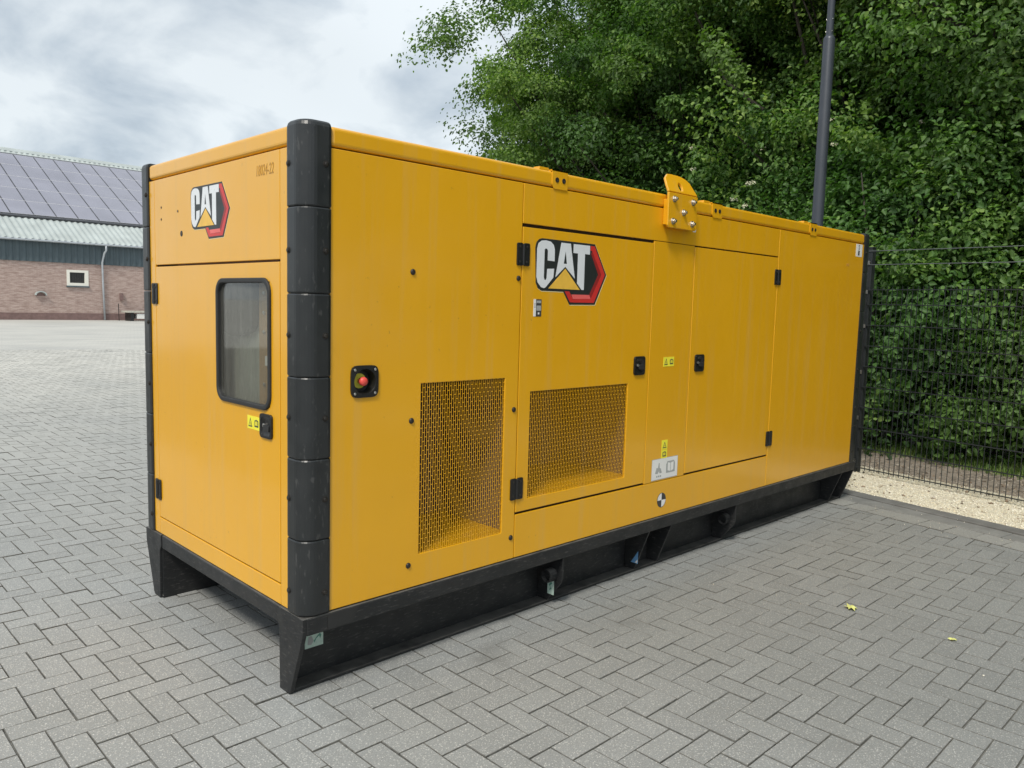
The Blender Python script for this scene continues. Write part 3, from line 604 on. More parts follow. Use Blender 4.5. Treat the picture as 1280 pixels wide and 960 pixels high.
# hinges
def hinge(fn, parent, w=.082, h=.105):
    mb = MB(); mb.mat(M['hardware']).prism(rrect(0, 0, w*.46, h, .008), fn, 0, -.007).prism(rrect(w*.54, 0, w, h, .008), fn, 0, -.007)
    mb.tube([fn(w/2, .004, -.006), fn(w/2, h-.004, -.006)], .0075, 10); mb.mat(M['bolt_dark'])
    for a in (w*.22, w*.78):
        for b in (.018, h-.018): mb.lathe([(.0065, -.006), (.0065, -.009), (.001, -.0095)], lambda p, q, d, a=a, b=b: fn(a+p, b+q, d), 8)
    mb.build('hinge', None, parent, bevel=.0012)
hinge(lambda a, b, d: (1.090+a, d, 1.742+b), d1); hinge(lambda a, b, d: (1.088+a, d, .632+b), d1)
hinge(lambda a, b, d: (3.552+a, d, 1.745+b), d2); hinge(lambda a, b, d: (3.562+a, d, .628+b), d2)
hinge(lambda a, b, d: (d, 1.420+a, 1.516+b), d3, .07, .104); hinge(lambda a, b, d: (d, 1.418+a, .522+b), d3, .07, .104)
# handles: recessed paddle latch
def handle(fn, parent, w=.098, h=.104):
    mb = MB(); mb.mat(M['hardware']); oo = rrect(0, 0, w, h, .016); ii = rrect(.012, .010, w-.012, h-.012, .022); ring(mb, oo, ii, fn, 0, -.009)
    n = len(ii); cp = [fn(*p, -.007) for p in ii]+[fn(w/2+(p[0]-w/2)*.55, h/2+(p[1]-h/2)*.6, -.001) for p in ii]
    mb.add(cp, [(i, (i+1) % n, (i+1) % n+n, i+n) for i in range(n)]+[tuple(range(n, 2*n))])
    mb.mat(M['rubber']).prism(rrect(w*.40, h*.30, w*.86, h*.56, .006), fn, -.001, -.014).mat(M['steel']).lathe([(.008, -.002), (.008, -.010), (.001, -.0105)], lambda a, b, d: fn(w*.34+a, h*.52+b, d), 10)
    mb.build('handle', None, parent, bevel=.0012)
handle(lambda a, b, d: (2.014+a, d, 1.192+b), d1); handle(lambda a, b, d: (2.618+a, d, 1.188+b), d2); handle(lambda a, b, d: (d, .335-a, 1.002+b), d3, .10, .098)
# window of the end door
mb = MB(); fnw = lambda a, b, d: (d, a, b); oo = rrect(.247, 1.112, .738, 1.640, .062, 7); ii = rrect(.266, 1.132, .719, 1.620, .046, 7)
ring(mb, oo, ii, fnw, .016, -.010); wf = mb.build('window_seal', M['rubber'], d3, bevel=.005, seg=3)
MB().prism(rrect(.262, 1.128, .723, 1.624, .042, 6), fnw, .006, .009).build('pane', M['glass'], d3)
mb = MB(); mb.mat(M['liner']); mb.box(.40, .20, 1.05, .42, 1.20, 1.70).box(TH+.002, 1.20, 1.05, .42, 1.22, 1.70).box(TH+.002, .18, 1.05, .42, .20, 1.70).box(TH+.002, .20, 1.03, .42, 1.20, 1.05).box(TH+.002, .20, 1.70, .42, 1.20, 1.72)
mb.mat(M['cabinet']).box(.085, .505, 1.05, .398, 1.198, 1.70).mat(M['brownmetal']).box(.075, .35, 1.05, .398, .500, 1.70)
arc = [(.51, 1.66), (.51, 1.455), (.55, 1.42), (.62, 1.395), (.70, 1.39), (.78, 1.405), (.85, 1.44), (.90, 1.50), (.90, 1.66)]
mb.mat(M['rubber']).prism(arc, fnw, .083, .05)
mb.mat(M['hardware']).box(.060, .365, 1.36, .075, .395, 1.66).mat(M['steel'])
for z in (1.20, 1.42, 1.50, 1.58): mb.lathe([(.008, 0), (.008, .006), (.001, .007)], lambda a, b, d, z=z: (.074-d, .45+a, z+b), 8)
mb.mat(M['white']).box(.070, .41, 1.28, .075, .44, 1.32)
mb.build('control_cabinet', None, gen)
# emergency stop
eb = MB(); c0 = (.2665, 1.243); eb.mat(M['hardware'])
def _se(t, r_=.064, e=5.5): c, s = math.cos(t), math.sin(t); k = r_/(abs(c)**e+abs(s)**e)**(1/e); return (c0[0]+c*k, c0[1]+s*k)
oo = [_se(2*math.pi*k/40) for k in range(40)]; n = len(oo)
rim = [(c0[0]+.050*math.cos(t), c0[1]+.050*math.sin(t)) for t in [math.atan2(p[1]-c0[1], p[0]-c0[0]) for p in oo]]
inn = [(c0[0]+(p[0]-c0[0])*.86, c0[1]+(p[1]-c0[1])*.86) for p in rim]
V = [FY(*p, 0) for p in oo]+[FY(*p, -.007) for p in oo]+[FY(*p, -.008) for p in rim]+[FY(*p, .034) for p in inn]
eb.add(V, [(a*n+i, a*n+(i+1) % n, (a+1)*n+(i+1) % n, (a+1)*n+i) for a in range(3) for i in range(n)]+[tuple(3*n+i for i in range(n))])
eb.mat(M['steel'])
for a in (-1, 1):
    for b in (-1, 1): eb.lathe([(.0058, -.006), (.0058, -.010), (.001, -.0115)], lambda p, q, d, a=a, b=b: (c0[0]+a*.047+p, d, c0[1]+b*.047+q), 10)
est = eb.build('emergency_stop', None, gen, bevel=.001)
MB().lathe([(.030, .033), (.030, .028), (.012, .027)], lambda a, b, d: (c0[0]-.004+a, d, c0[1]+b), 22).build('stop_ring', M['estop_yel'], est)
MB().lathe([(.010, .028), (.010, .010), (.017, .008), (.0185, .000), (.016, -.008), (.009, -.012), (.001, -.013)], lambda a, b, d: (c0[0]-.004+a, d, c0[1]+b), 22).build('stop_button', M['estop_red'], est, smooth=True)
# bolts in the side panels
for x, z in ((.497, 1.683), (.500, 1.066), (1.099, 1.069), (.494, .444), (1.101, .450), (1.106, 1.683)):
    mb = MB(); mb.lathe([(.0125, 0), (.0125, -.003), (.009, -.0065), (.001, -.008)], lambda a, b, d: (x+a, d, z+b), 12); mb.build('bolt', M['bolt_dark'], gen)
for y, z, r_ in ((1.360, 1.984, .006), (1.362, 1.927, .006), (1.157, 1.953, .006), (1.117, 1.848, .014)):
    mb = MB(); mb.lathe([(r_, 0), (r_*.9, -.0015), (.001, -.0016)], lambda a, b, d: (d, y+a, z+b), 12); mb.build('plug', M['bolt_dark'], gen)
# roof clamps
for x in (1.311, 2.726, 4.028):
    mb = MB(); mb.mat(M['yellow']).prism([(x+.012, 2.118), (x+.108, 2.118), (x+.108, 2.207), (x, 2.207), (x, 2.135)], FY, -.0055, -.0012)
    mb.box(x, -.0055, 2.2005, x+.108, .07, 2.207); mb.box(x-.075, .01, 2.2003, x-.012, .05, 2.212)
    mb.mat(M['bolt_dark'])
    for a_ in (.032, .080): mb.lathe([(.0125, -.005), (.0125, -.008), (.006, -.0085), (.001, -.006)], lambda a, b, d: (x+a_+a, d, 2.160+b), 12)
    mb.build('roof_clamp', None, gen)
    MB().box(x, Wd+.001, 2.12, x+.108, Wd+.006, 2.207).build('roof_clamp', M['yellow'], gen)
# lifting plate with five hex bolts
def lifting(side):
    Y = (lambda y: y) if side == 0 else (lambda y: Wd-y)
    lp = empty('lifting_bracket', (0, 0, 0)); lp.parent = gen; x0, x1 = 2.206, 2.492; xm = (x0+x1)/2
    def fb(a, b, d):   # a along x, b up the plate from z=2.012; above the bend it leans in over the roof
        B = .192
        if b <= B: return (a, Y(-.036-d), 2.012+b)
        t = R(24); return (a, Y(-.036-d*math.cos(t)+(b-B)*math.sin(t)), 2.012+B+(b-B)*math.cos(t)+d*math.sin(t))
    import itertools
    outl = [(x0+.012, 0), (x1-.012, 0), (x1, .012), (x1, .192), (x1-.045, .262), (x1-.085, .290), (x1-.12, .300), (x0+.085, .302), (x0+.045, .288), (x0+.018, .262), (x0, .215), (x0, .192), (x0, .012)]
    lower = [(x0+.012, 0), (x1-.012, 0), (x1, .012), (x1, .192), (x0, .192), (x0, .012)]
    mb = MB(); mb.prism(lower, fb, 0, .014)
    hx, hz, hw, hh = xm-.012, .232, .020, .026; hol = [(hx+hw*math.cos(t), hz+hh*math.sin(t)) for t in np.linspace(0, 2*math.pi, 25)[:-1]]
    up = [(x1, .1925), (x1-.004, .215), (x1-.045, .262), (x1-.085, .290), (x1-.12, .300), (x0+.085, .302), (x0+.045, .288), (x0+.018, .262), (x0, .215), (x0, .1925)]
    up = [(x1, .1925), (x1-.004, .222), (x1-.022, .255), (x1-.050, .280), (x1-.085, .296), (x1-.12, .302), (xm, .305), (x0+.055, .306), (x0+.028, .300), (x0+.008, .282), (x0, .255), (x0, .1925)]
    rs = []   # resample outline at hole angles so a ring can be built
    for hxp, hzp in hol:
        d = np.array([hxp-hx, hzp-hz]); d /= np.linalg.norm(d); best = None
        for i in range(len(up)):
            a, b = np.array(up[i]), np.array(up[(i+1) % len(up)]); e_ = b-a; den = d[0]*e_[1]-d[1]*e_[0]
            if abs(den) < 1e-12: continue
            w_ = a-np.array([hx, hz]); t = (w_[0]*e_[1]-w_[1]*e_[0])/den; u = (w_[0]*d[1]-w_[1]*d[0])/den
            if t > 0 and -1e-6 <= u <= 1+1e-6 and (best is None or t < best): best = t
        rs.append((hx+d[0]*best, hz+d[1]*best))
    for q in ((x0, .1925), (x1, .1925)):
        k_ = min(range(len(rs)), key=lambda k: (rs[k][0]-q[0])**2+(rs[k][1]-q[1])**2); rs[k_] = q
    ring(mb, rs, hol, fb, 0, .014); mb.box(x0+.02, Y(-.0365), 2.03, x1-.02, Y(-.001), 2.17)
    mb.build('plate', M['yellow'], lp, bevel=.003)
    for a, b in ((x0+.052, .158), (x1-.048, .158), (xm+.004, .092), (x0+.048, .036), (x1-.048, .036)):
        mb = MB(); hexa = [(.014*math.cos(R(60*k)), .014*math.sin(R(60*k))) for k in range(6)]
        mb.prism([(a+.019*math.cos(t), b+.019*math.sin(t)) for t in np.linspace(0, 2*math.pi, 17)[:-1]], fb, .014, .017)
        mb.prism([(a+p, b+q) for p, q in hexa], fb, .017, .028); mb.prism([(a+.008*math.cos(t), b+.008*math.sin(t)) for t in np.linspace(0, 2*math.pi, 13)[:-1]], fb, .028, .037)
        mb.build('hex_bolt', M['steel'], lp, bevel=.001)
lifting(0); lifting(1)
# stickers
def warn(fn, m2=M['stk_dark'], vertical=False):
    if vertical: A = [rc(0, .052, .058, .108), rc(0, 0, .058, .050)]; tr = [(.010, .060), (.048, .060), (.029, .098)]; bk_ = [(.012, .010), (.046, .010), (.046, .036), (.029, .040), (.012, .036)]
    else: A = [rc(0, 0, .052, .055), rc(.054, 0, .106, .055)]; tr = [(.010, .009), (.044, .009), (.027, .047)]; bk_ = [(.064, .012), (.097, .012), (.097, .038), (.08, .043), (.064, .038)]
    mb = MB(); mb.mat(M['stk_yellow'])
    for a in A: mb.prism(a, fn, 0, -.001)
    c = np.mean(tr, 0); tin = [tuple(c+(np.array(p)-c)*.62) for p in tr]; mb.mat(m2).prism(tr, fn, -.001, -.0015).prism(bk_, fn, -.001, -.0015)
    mb.mat(M['stk_yellow']).prism(tin, fn, -.0015, -.002); c = np.mean(bk_, 0); mb.prism([tuple(c+(np.array(p)-c)*.6) for p in bk_], fn, -.0015, -.002)
    mb.mat(m2).prism(rc(c[0]-.001, c[1]-.010, c[0]+.001, c[1]+.010), fn, -.002, -.0023); c = np.mean(tr, 0); mb.prism(rc(c[0]-.0016, c[1]-.008, c[0]+.0016, c[1]+.006), fn, -.002, -.0023)
    return mb.build('warning_sticker', None, gen)
warn(lambda a, b, d: (2.296+a, d, 1.230+b)); warn(lambda a, b, d: (2.318+a, d, .690+b), vertical=True); warn(lambda a, b, d: (d, .456-a, 1.022+b))
mb = MB(); mb.mat(M['stk_grey']).prism(rc(2.229, .566, 2.491, .692), FY, 0, -.0009).mat(M['white']).prism(rc(2.232, .569, 2.488, .689), FY, -.0009, -.0014).mat(M['stk_grey'])
mb.prism([(2.372, .598), (2.462, .598), (2.462, .650), (2.450, .668), (2.384, .668), (2.372, .650)], FY, -.0014, -.0019).mat(M['white']).prism([(2.388, .612), (2.413, .606), (2.413, .655), (2.388, .660)], FY, -.0019, -.0023).prism([(2.419, .606), (2.446, .612), (2.446, .660), (2.419, .655)], FY, -.0019, -.0023)
mb.mat(M['stk_grey']).prism([(2.262, .606), (2.290, .604), (2.300, .618), (2.308, .604), (2.330, .606), (2.318, .632), (2.306, .636), (2.304, .664), (2.296, .668), (2.290, .636), (2.276, .640)], FY, -.0014, -.0019)
for k in range(3): mb.prism(rc(2.276+k*.018, .582, 2.288+k*.018, .592), FY, -.0014, -.0018)
mb.build('manual_sticker', None, gen)['label'] = 'white sticker with a drawn open book'
mb = MB(); c = (2.341, .440); qd = lambda a0, a1, r_: [c]+[(c[0]+r_*math.cos(R(a)), c[1]+r_*math.sin(R(a))) for a in np.linspace(a0, a1, 9)]
for k in range(4): mb.mat(M['stk_dark'] if k % 2 == 0 else M['white']).prism(qd(90*k, 90*k+90, .041), FY, 0, -.0012)
mb.mat(M['stk_dark']); ring(mb, [(c[0]+.0435*math.cos(t), c[1]+.0435*math.sin(t)) for t in np.linspace(0, 6.283, 33)[:-1]], [(c[0]+.041*math.cos(t), c[1]+.041*math.sin(t)) for t in np.linspace(0, 6.283, 33)[:-1]], FY, 0, -.0014)
mb.build('gravity_mark', None, gen)['label'] = 'round black and white centre of gravity mark'
mb = MB(); mb.mat(M['white']).prism(rc(1.212, 1.508, 1.228, 1.590), FY, 0, -.0012).mat(M['stk_dark']).prism(rc(1.228, 1.508, 1.266, 1.590), FY, 0, -.0012)
mb.mat(M['stk_grey']).prism(rc(1.232, 1.536, 1.262, 1.560), FY, -.0012, -.0016).prism(rc(1.232, 1.572, 1.262, 1.584), FY, -.0012, -.0016).mat(M['white']).prism(rc(1.242, 1.518, 1.252, 1.527), FY, -.0012, -.0017)
mb.mat(M['stk_dark'])
for z in (1.55, 1.556, 1.562, 1.568): mb.prism(rc(1.218, z, 1.223, z+.003), FY, -.0012, -.0016)
mb.build('data_sticker', None, gen)
def text(s_, loc, rot, size, m, name='marking', shear=0., sx=1.):
    cu = bpy.data.curves.new(name, 'FONT'); cu.body = s_; cu.size = size; cu.shear = shear; cu.extrude = .0003; cu.space_character = 1.05; cu.materials.append(m)
    tmp = bpy.data.objects.new(name, cu); me = bpy.data.meshes.new_from_object(tmp); bpy.data.objects.remove(tmp); o = bpy.data.objects.new(name, me); COL.objects.link(o); o.location = loc; o.rotation_euler = rot; o.scale = (sx, 1, 1); o.parent = gen; return o
text('18024-22', (-.0006, .372, 2.036), (R(90), 0, R(-90)), .060, M['pencil'], shear=.15, sx=.62)
text('J46L', (4.69, -.0008, 1.935), (R(90), 0, 0), .030, M['pencil'], shear=.2)
mb = MB(); mb.mat(M['white']).prism(rc(4.855, 2.018, 4.972, 2.116), FY, 0, -.0012).mat(M['stk_dark']).prism(rc(4.895, 2.028, 4.925, 2.066), FY, -.0012, -.0016)
for k in range(4): mb.prism(rc(4.90, 2.074+k*.010, 4.922, 2.079+k*.010), FY, -.0012, -.0016)
mb.build('data_sticker', None, gen)
mb = MB(); mb.mat(M['white']).prism(rrect(2.530, 2.014, 2.564, 2.112, .006), FY, 0, -.0012).mat(M['stk_dark'])
for k in range(5): mb.prism(rc(2.544-.002*(k % 2), 2.024+k*.017, 2.552, 2.034+k*.017), FY, -.0012, -.0016)
mb.build('data_sticker', None, gen)

# ------------------------------------------------------------------ lamp post
lx, ly = 5.95, .84
lamp = tag(empty('lamp_post', (lx, ly, 0)), 'tall slender grey lamp post rising behind the generator', 'lamp post')
MB().lathe([(.095, 0), (.095, .02), (.06, .025), (.055, .9), (.0545, .91), (.0535, 4.12), (.050, 4.135), (.033, 4.16)], lambda a, b, d: (a, b, d), 20).build('shaft', M['lamp'], lamp, smooth=True)
MB().lathe([(.0335, 4.15), (.030, 6.0), (.028, 6.01), (.001, 6.012)], lambda a, b, d: (a, b, d), 18).build('upper_shaft', M['lamp'], lamp, smooth=True)
mb = MB()
for z in (4.19, 4.30):
    for k in range(3): mb.lathe([(.006, .030), (.006, .037), (.001, .038)], lambda a, b, d, k=k: (math.cos(k*2.1)*d-math.sin(k*2.1)*a, math.sin(k*2.1)*d+math.cos(k*2.1)*a, z+b), 8)
mb.build('set_screw', M['steel'], lamp)
MB().prism([(-.05, .35), (.05, .35), (.05, .75), (-.05, .75)], lambda a, b, d: (a, -.045-d, b), 0, .014).build('access_door', M['lamp'], lamp, bevel=.004)

# ------------------------------------------------------------------ wire mesh fence
FO = .5*(np.array([6.36, .47])+np.array([6.36, .47])); s_f0 = (FO-K0)@KT; o_f = (FO-K0)@KN
fence = tag(empty('mesh_fence', (FO[0], FO[1], 0)), 'dark double wire mesh fence with square posts, running behind the generator', 'fence')
def fp(s, z, d=0): p = KT*s+KN*d; return (p[0], p[1], z)
for k, s in enumerate((-7.5, -5.0, -2.5, 0., 2.5, 5.0, 7.5, 10., 12.5)):
    mb = MB(); mb.obox(fp(s, 1.10), (*KT*.030, 0), (*KN*.030, 0), (0, 0, 1.10)); mb.mats = []
    po = mb.build('post', M['fence'], fence, bevel=.004)
    MB().obox(fp(s, 2.205), (*KT*.033, 0), (*KN*.033, 0), (0, 0, .006)).build('cap', M['fence'], po, bevel=.002)
    cl = MB()
    for z in (.12, .55, 1.0, 1.45, 1.78, 2.06): cl.obox(fp(s, z, -.034), (*KT*.014, 0), (*KN*.006, 0), (0, 0, .018))
    cl.build('clamp', M['steel'], po)
    if s < 12:
        a, b = s+.02, s+2.48; mb = MB()
        for z in [.06+.2*i for i in range(9)]+[1.80]:
            for d in (-.041, -.049): mb.obox(fp((a+b)/2, z, d), (*KT*(b-a)/2, 0), (*KN*.0030, 0), (0, 0, .0040))
        n = 50
        for i in range(n+1): mb.obox(fp(a+(b-a)*i/n, .935, -.045), (*KT*.0025, 0), (*KN*.0025, 0), (0, 0, .895))
        mb.build('wire_panel', M['fence'], fence)['kind'] = 'stuff'
        for z in (2.04, 2.17): MB().tube([fp(s, z, -.036), fp(s+1.25, z-.012, -.036), fp(s+2.5, z, -.036)], .0042, 6).build('straining_wire', M['wire'], fence)

# ------------------------------------------------------------------ vegetation
def leaf_cloud(name, clumps, radii, per, size, seed, mat, parent, up=.55, flat=.7):
    g = np.random.default_rng(seed); nC = len(clumps); idx = np.repeat(np.arange(nC), per); n = len(idx)
    d = g.normal(size=(n, 3)); d[:, 2] = d[:, 2]*.8+.25; d /= np.linalg.norm(d, axis=1)[:, None]; rr = (g.random(n)**.5*(1+.22*np.abs(g.normal(size=n))))[:, None]
    axs = (.6+.75*g.random((nC, 3)))*np.array([1, 1, flat]); skew = g.normal(0, .35, (nC, 3)); q_ = d*rr*radii[idx][:, None]
    pos = clumps[idx]+q_*axs[idx]+skew[idx]*q_[:, [1, 2, 0]]
    cen = clumps.mean(0); outw = clumps[idx]-cen; outw /= np.linalg.norm(outw, axis=1)[:, None]+1e-6
    nr = d*.55+outw*.35+np.array([0, 0, up])+g.normal(0, .45, (n, 3)); nr /= np.linalg.norm(nr, axis=1)[:, None]
    tx = g.normal(size=(n, 3))+d*.7-np.array([0, 0, .5]); tx -= nr*(tx*nr).sum(1)[:, None]; tx /= np.linalg.norm(tx, axis=1)[:, None]; ty = np.cross(nr, tx)
    sz = (size*(.6+.75*g.random(n)))[:, None]; fold = nr*sz*(.10+.12*g.random(n))[:, None]; droop = -nr*sz*.12
    P0 = pos; P1 = pos+tx*sz*.30+ty*sz*.34+fold; P2 = pos+tx*sz*.70+ty*sz*.22+fold; P3 = pos+tx*sz+droop; P4 = pos+tx*sz*.70-ty*sz*.22+fold; P5 = pos+tx*sz*.30-ty*sz*.34+fold
    V = np.stack([P0, P1, P2, P3, P4, P5], 1).reshape(-1, 3); q = (np.arange(n)*6)[:, None]
    Fq = np.concatenate([q+np.array([0, 3, 2, 1]), q+np.array([0, 5, 4, 3])])
    ph_ = g.random(3)*6.28; ct = np.clip(.24+.17*np.sin(clumps[:, 0]*1.7+clumps[:, 2]*1.3+ph_[0])*np.sin(clumps[:, 1]*1.9-clumps[:, 2]*.9+ph_[1])+.26*(g.random(nC)-.5), 0, .6); t = np.clip(ct[idx]+g.random(n)*.34+.18*(g.random(n) < .12), 0, 1); o = np_mesh(name, V, Fq, np.concatenate([t, t]), mat, parent); return o
def crown_clumps(n, rad, cz, seed, power=.42, lo=None, bumpy=.32):
    g = np.random.default_rng(seed); d = g.normal(size=(n, 3)); d /= np.linalg.norm(d, axis=1)[:, None]
    ph = g.random(6)*6.28; az = np.arctan2(d[:, 1], d[:, 0])
    w = 1+bumpy*(np.sin(3*az+ph[0])*np.cos(2*d[:, 2]*2+ph[1])+.7*np.sin(5*az+ph[2]+3*d[:, 2])+.5*np.sin(9*az+ph[3])*np.sin(7*d[:, 2]+ph[4]))
    p = d*(g.random(n)**power)[:, None]*np.array(rad)*w[:, None]; p[:, 2] += cz
    if lo is not None: p[:, 2] = np.where(p[:, 2] < lo, lo+(lo-p[:, 2])*.5, p[:, 2])
    return p
def make_tree(seed, rad, cz, nclump, per, size, trunk_h, tr, lo=1.0):
    t = empty('tree', (0, 0, 0)); g = np.random.default_rng(seed+50)
    cl = crown_clumps(nclump, rad, cz, seed, lo=lo); rr = .24+.36*g.random(nclump)
    leaf_cloud('crown', cl, rr, per, size, seed+1, M['leaf'], t)
    mb = MB(); zz = np.linspace(0, trunk_h, 9); wob = np.cumsum(g.normal(0, .06, (9, 2)), 0); pts = [(wob[i][0]*(i > 0), wob[i][1]*(i > 0), zz[i]) for i in range(9)]
    mb.tube(pts, [tr*(1-.75*i/8)+(.05 if i == 0 else 0) for i in range(9)], 10); mb.build('trunk', M['bark'], t, smooth=True)
    mb = MB(); o_ = np.argsort(g.random(nclump))[:70]
    for k in o_:
        tgt = cl[k]; h = min(trunk_h*.98, max(trunk_h*.25, tgt[2]*.62)); i = int(h/trunk_h*8); st_ = np.array(pts[min(i, 8)]); mid = (st_+tgt)/2+np.array([0, 0, -.1])+g.normal(0, .18, 3)
        r0 = .045+.03*g.random(); mb.tube([st_, st_*.6+mid*.4, mid, tgt], [r0, r0*.75, r0*.5, .008], 5, False)
    mb.build('limb', M['bark'], t, smooth=True)['kind'] = 'stuff'
    return t
def veg_at(o, s, off, rz=0., sc=1., z=0.):
    p = K0+KT*s+KN*off; o.location = (p[0], p[1], z); o.rotation_euler = (0, 0, rz); o.scale = (sc, sc, sc)
trees = [make_tree(21, (3.0, 3.0, 4.4), 5.6, 300, 460, .066, 8.5, .20), make_tree(33, (3.4, 3.0, 4.7), 6.0, 310, 460, .069, 9.0, .24), make_tree(47, (2.7, 2.9, 4.2), 5.2, 280, 460, .064, 8.0, .17)]
spec = [  # proto, s, off, rot, scale, label
 (0, 6.6, 5.0, .3, 1.02, 'oak-like tree right of the leftmost tree, above the near half of the generator roof'),
 (1, 3.4, 5.6, 1.2, 1.05, 'dense broad tree behind the middle of the generator roof'),
 (2, .6, 4.9, 2.5, 1.05, 'dense green tree directly behind the lamp post'),
 (1, -2.3, 5.4, 4.0, 1.04, 'broad tree with large leaves at the right edge of the picture'),
 (0, -5.6, 5.2, 5.1, 1.05, 'tree beyond the right edge of the fence corner'),
 (2, 7.6, 9.0, .8, 1.12, 'taller tree in the second row, behind the left end tree'),
 (0, 3.8, 10.2, 3.3, 1.30, 'tall tree in the second row, seen through gaps above the generator'),
 (1, -.4, 9.8, 2.2, 1.25, 'tall dark tree in the second row behind the lamp post'),
 (2, -4.6, 10.0, 5.9, 1.35, 'tall dark tree in the second row at the far right'),
 (2, 8.9, 4.7, 4.4, 1.0, 'leftmost tree of the row, its loose outer twigs standing against the sky'),
 (0, 11.2, 7.8, 5.0, 1.12, 'farther tree at the left end of the row, behind the leftmost one'),
 (1, -9.6, 5.6, 2.9, 1.05, 'tree standing farther right along the fence'),
 (0, -13.8, 5.6, 1.9, 1.1, 'last tree to the right along the fence')]
seen = set()
for pi, s, off, rz, sc, lab in spec:
    t = trees[pi] if pi not in seen else copy_tree(trees[pi]); seen.add(pi); veg_at(t, s, off, rz, sc); tag(t, lab, 'tree', 'trees behind the fence')
def make_shrub(seed, name='shrub'):
    t = empty(name, (0, 0, 0)); g = np.random.default_rng(seed); n = 130
    p = np.stack([g.uniform(-.75, .75, n), g.uniform(-1.3, 1.3, n), .16+3.05*g.random(n)**1.12], -1); p[:, 0] += .25*np.sin(p[:, 1]*2.3+seed)+.16*np.sin(p[:, 2]*3+seed*2); p[:, 0] *= np.where(p[:, 2] > 2.4, .7, 1)
    leaf_cloud('foliage', p, .26+.16*g.random(n), 300, .064, seed+3, M['leaf2'], t, up=.35, flat=.9)
    mb = MB()
    for k in range(9):
        b = np.array([g.uniform(-.3, .3), g.uniform(-.7, .7), 0]); e = np.array([b[0]+g.normal(0, .25), b[1]+g.normal(0, .5), 2.4+.6*g.random()]); mb.tube([b, (b+e)/2+g.normal(0, .08, 3), e], [.028, .018, .006], 6)
    mb.build('stem', M['bark'], t, smooth=True)
    return t
sh = [make_shrub(61), make_shrub(75)]
slab_ = ['leafy hedge shrub farthest right along the fence', 'leafy hedge shrub at the right edge of the picture', 'leafy hedge shrub behind the right half of the visible fence', 'leafy hedge shrub behind the middle of the visible fence', 'leafy hedge shrub directly right of the fence post',
 'leafy hedge shrub behind the far end of the generator', 'leafy hedge shrub behind the lamp post', 'leafy hedge shrub hidden mostly by the generator roof', 'leafy hedge shrub behind the lifting bracket', 'leafy hedge shrub near the left end of the hedge', 'leafy hedge shrub ending the hedge on the left']
seen = set()
for k, lab in enumerate(slab_):
    q = k % 2; t = sh[q] if q not in seen else copy_tree(sh[q]); seen.add(q)
    veg_at(t, -5.6+1.45*k, 3.22+.15*math.sin(k*2.1), math.atan2(KT[1], KT[0])-math.pi/2+(math.pi if k % 3 == 0 else 0), 1.0+.1*math.sin(k*1.7)); tag(t, lab, 'shrub', 'shrubs of the hedge behind the fence')
# flowering elder bushes above the hedge
def make_elder(seed):
    t = empty('elder_bush', (0, 0, 0)); g = np.random.default_rng(seed); n = 95; p = crown_clumps(n, (1.1, 1.5, 1.7), 3.0, seed, power=.5)
    leaf_cloud('foliage', p, .28+.16*g.random(n), 200, .078, seed+3, M['leaf2'], t, up=.5, flat=.8)
    V, Fq = [], []
    for k in range(11):
        a = g.uniform(math.pi*.55, math.pi*1.45); z = g.uniform(2.0, 4.3); w = math.sqrt(max(.05, 1-((z-3.0)/1.9)**2)); c = np.array([math.cos(a)*1.22*w, math.sin(a)*1.62*w, z]); rad_ = g.uniform(.03, .075)
        for m_ in range(70):
            r_ = rad_*math.sqrt(g.random()); th = g.random()*6.28; q = c+np.array([-.03+r_*math.cos(th)*.7, r_*math.sin(th), r_*math.cos(th)*.5+g.normal(0, .008)]); s_ = .0065; o_ = len(V)
            u = g.normal(size=3); u /= np.linalg.norm(u); v = np.cross(u, g.normal(size=3)); v /= np.linalg.norm(v); V += [q-u*s_-v*s_, q+u*s_-v*s_, q+u*s_+v*s_, q-u*s_+v*s_]; Fq.append((o_, o_+1, o_+2, o_+3))
    np_mesh('blossom', np.array(V), np.array(Fq), None, M['flower'], t)['kind'] = 'stuff'
    mb = MB()
    for k in range(5): e = p[k*7]; mb.tube([(0, 0, 0), (e[0]*.3, e[1]*.3, 1.2), tuple(e)], [.05, .035, .01], 6)
    mb.build('stem', M['bark'], t, smooth=True); return t
el = make_elder(88)
for k, (s, off, rz, lab) in enumerate(((.2, 4.1, -1.39+1.57, 'cream flowering elder bush right of the lamp post'), (-1.9, 4.2, .35, 'cream flowering elder bush at the right edge'), (5.2, 4.3, .1, 'cream flowering elder bush above the left half of the generator roof'), (2.9, 4.2, .25, 'cream flowering elder bush behind the lifting bracket'))):
    t = el if k == 0 else copy_tree(el); veg_at(t, s, off, rz, 1.0); tag(t, lab, 'bush', 'flowering elder bushes')

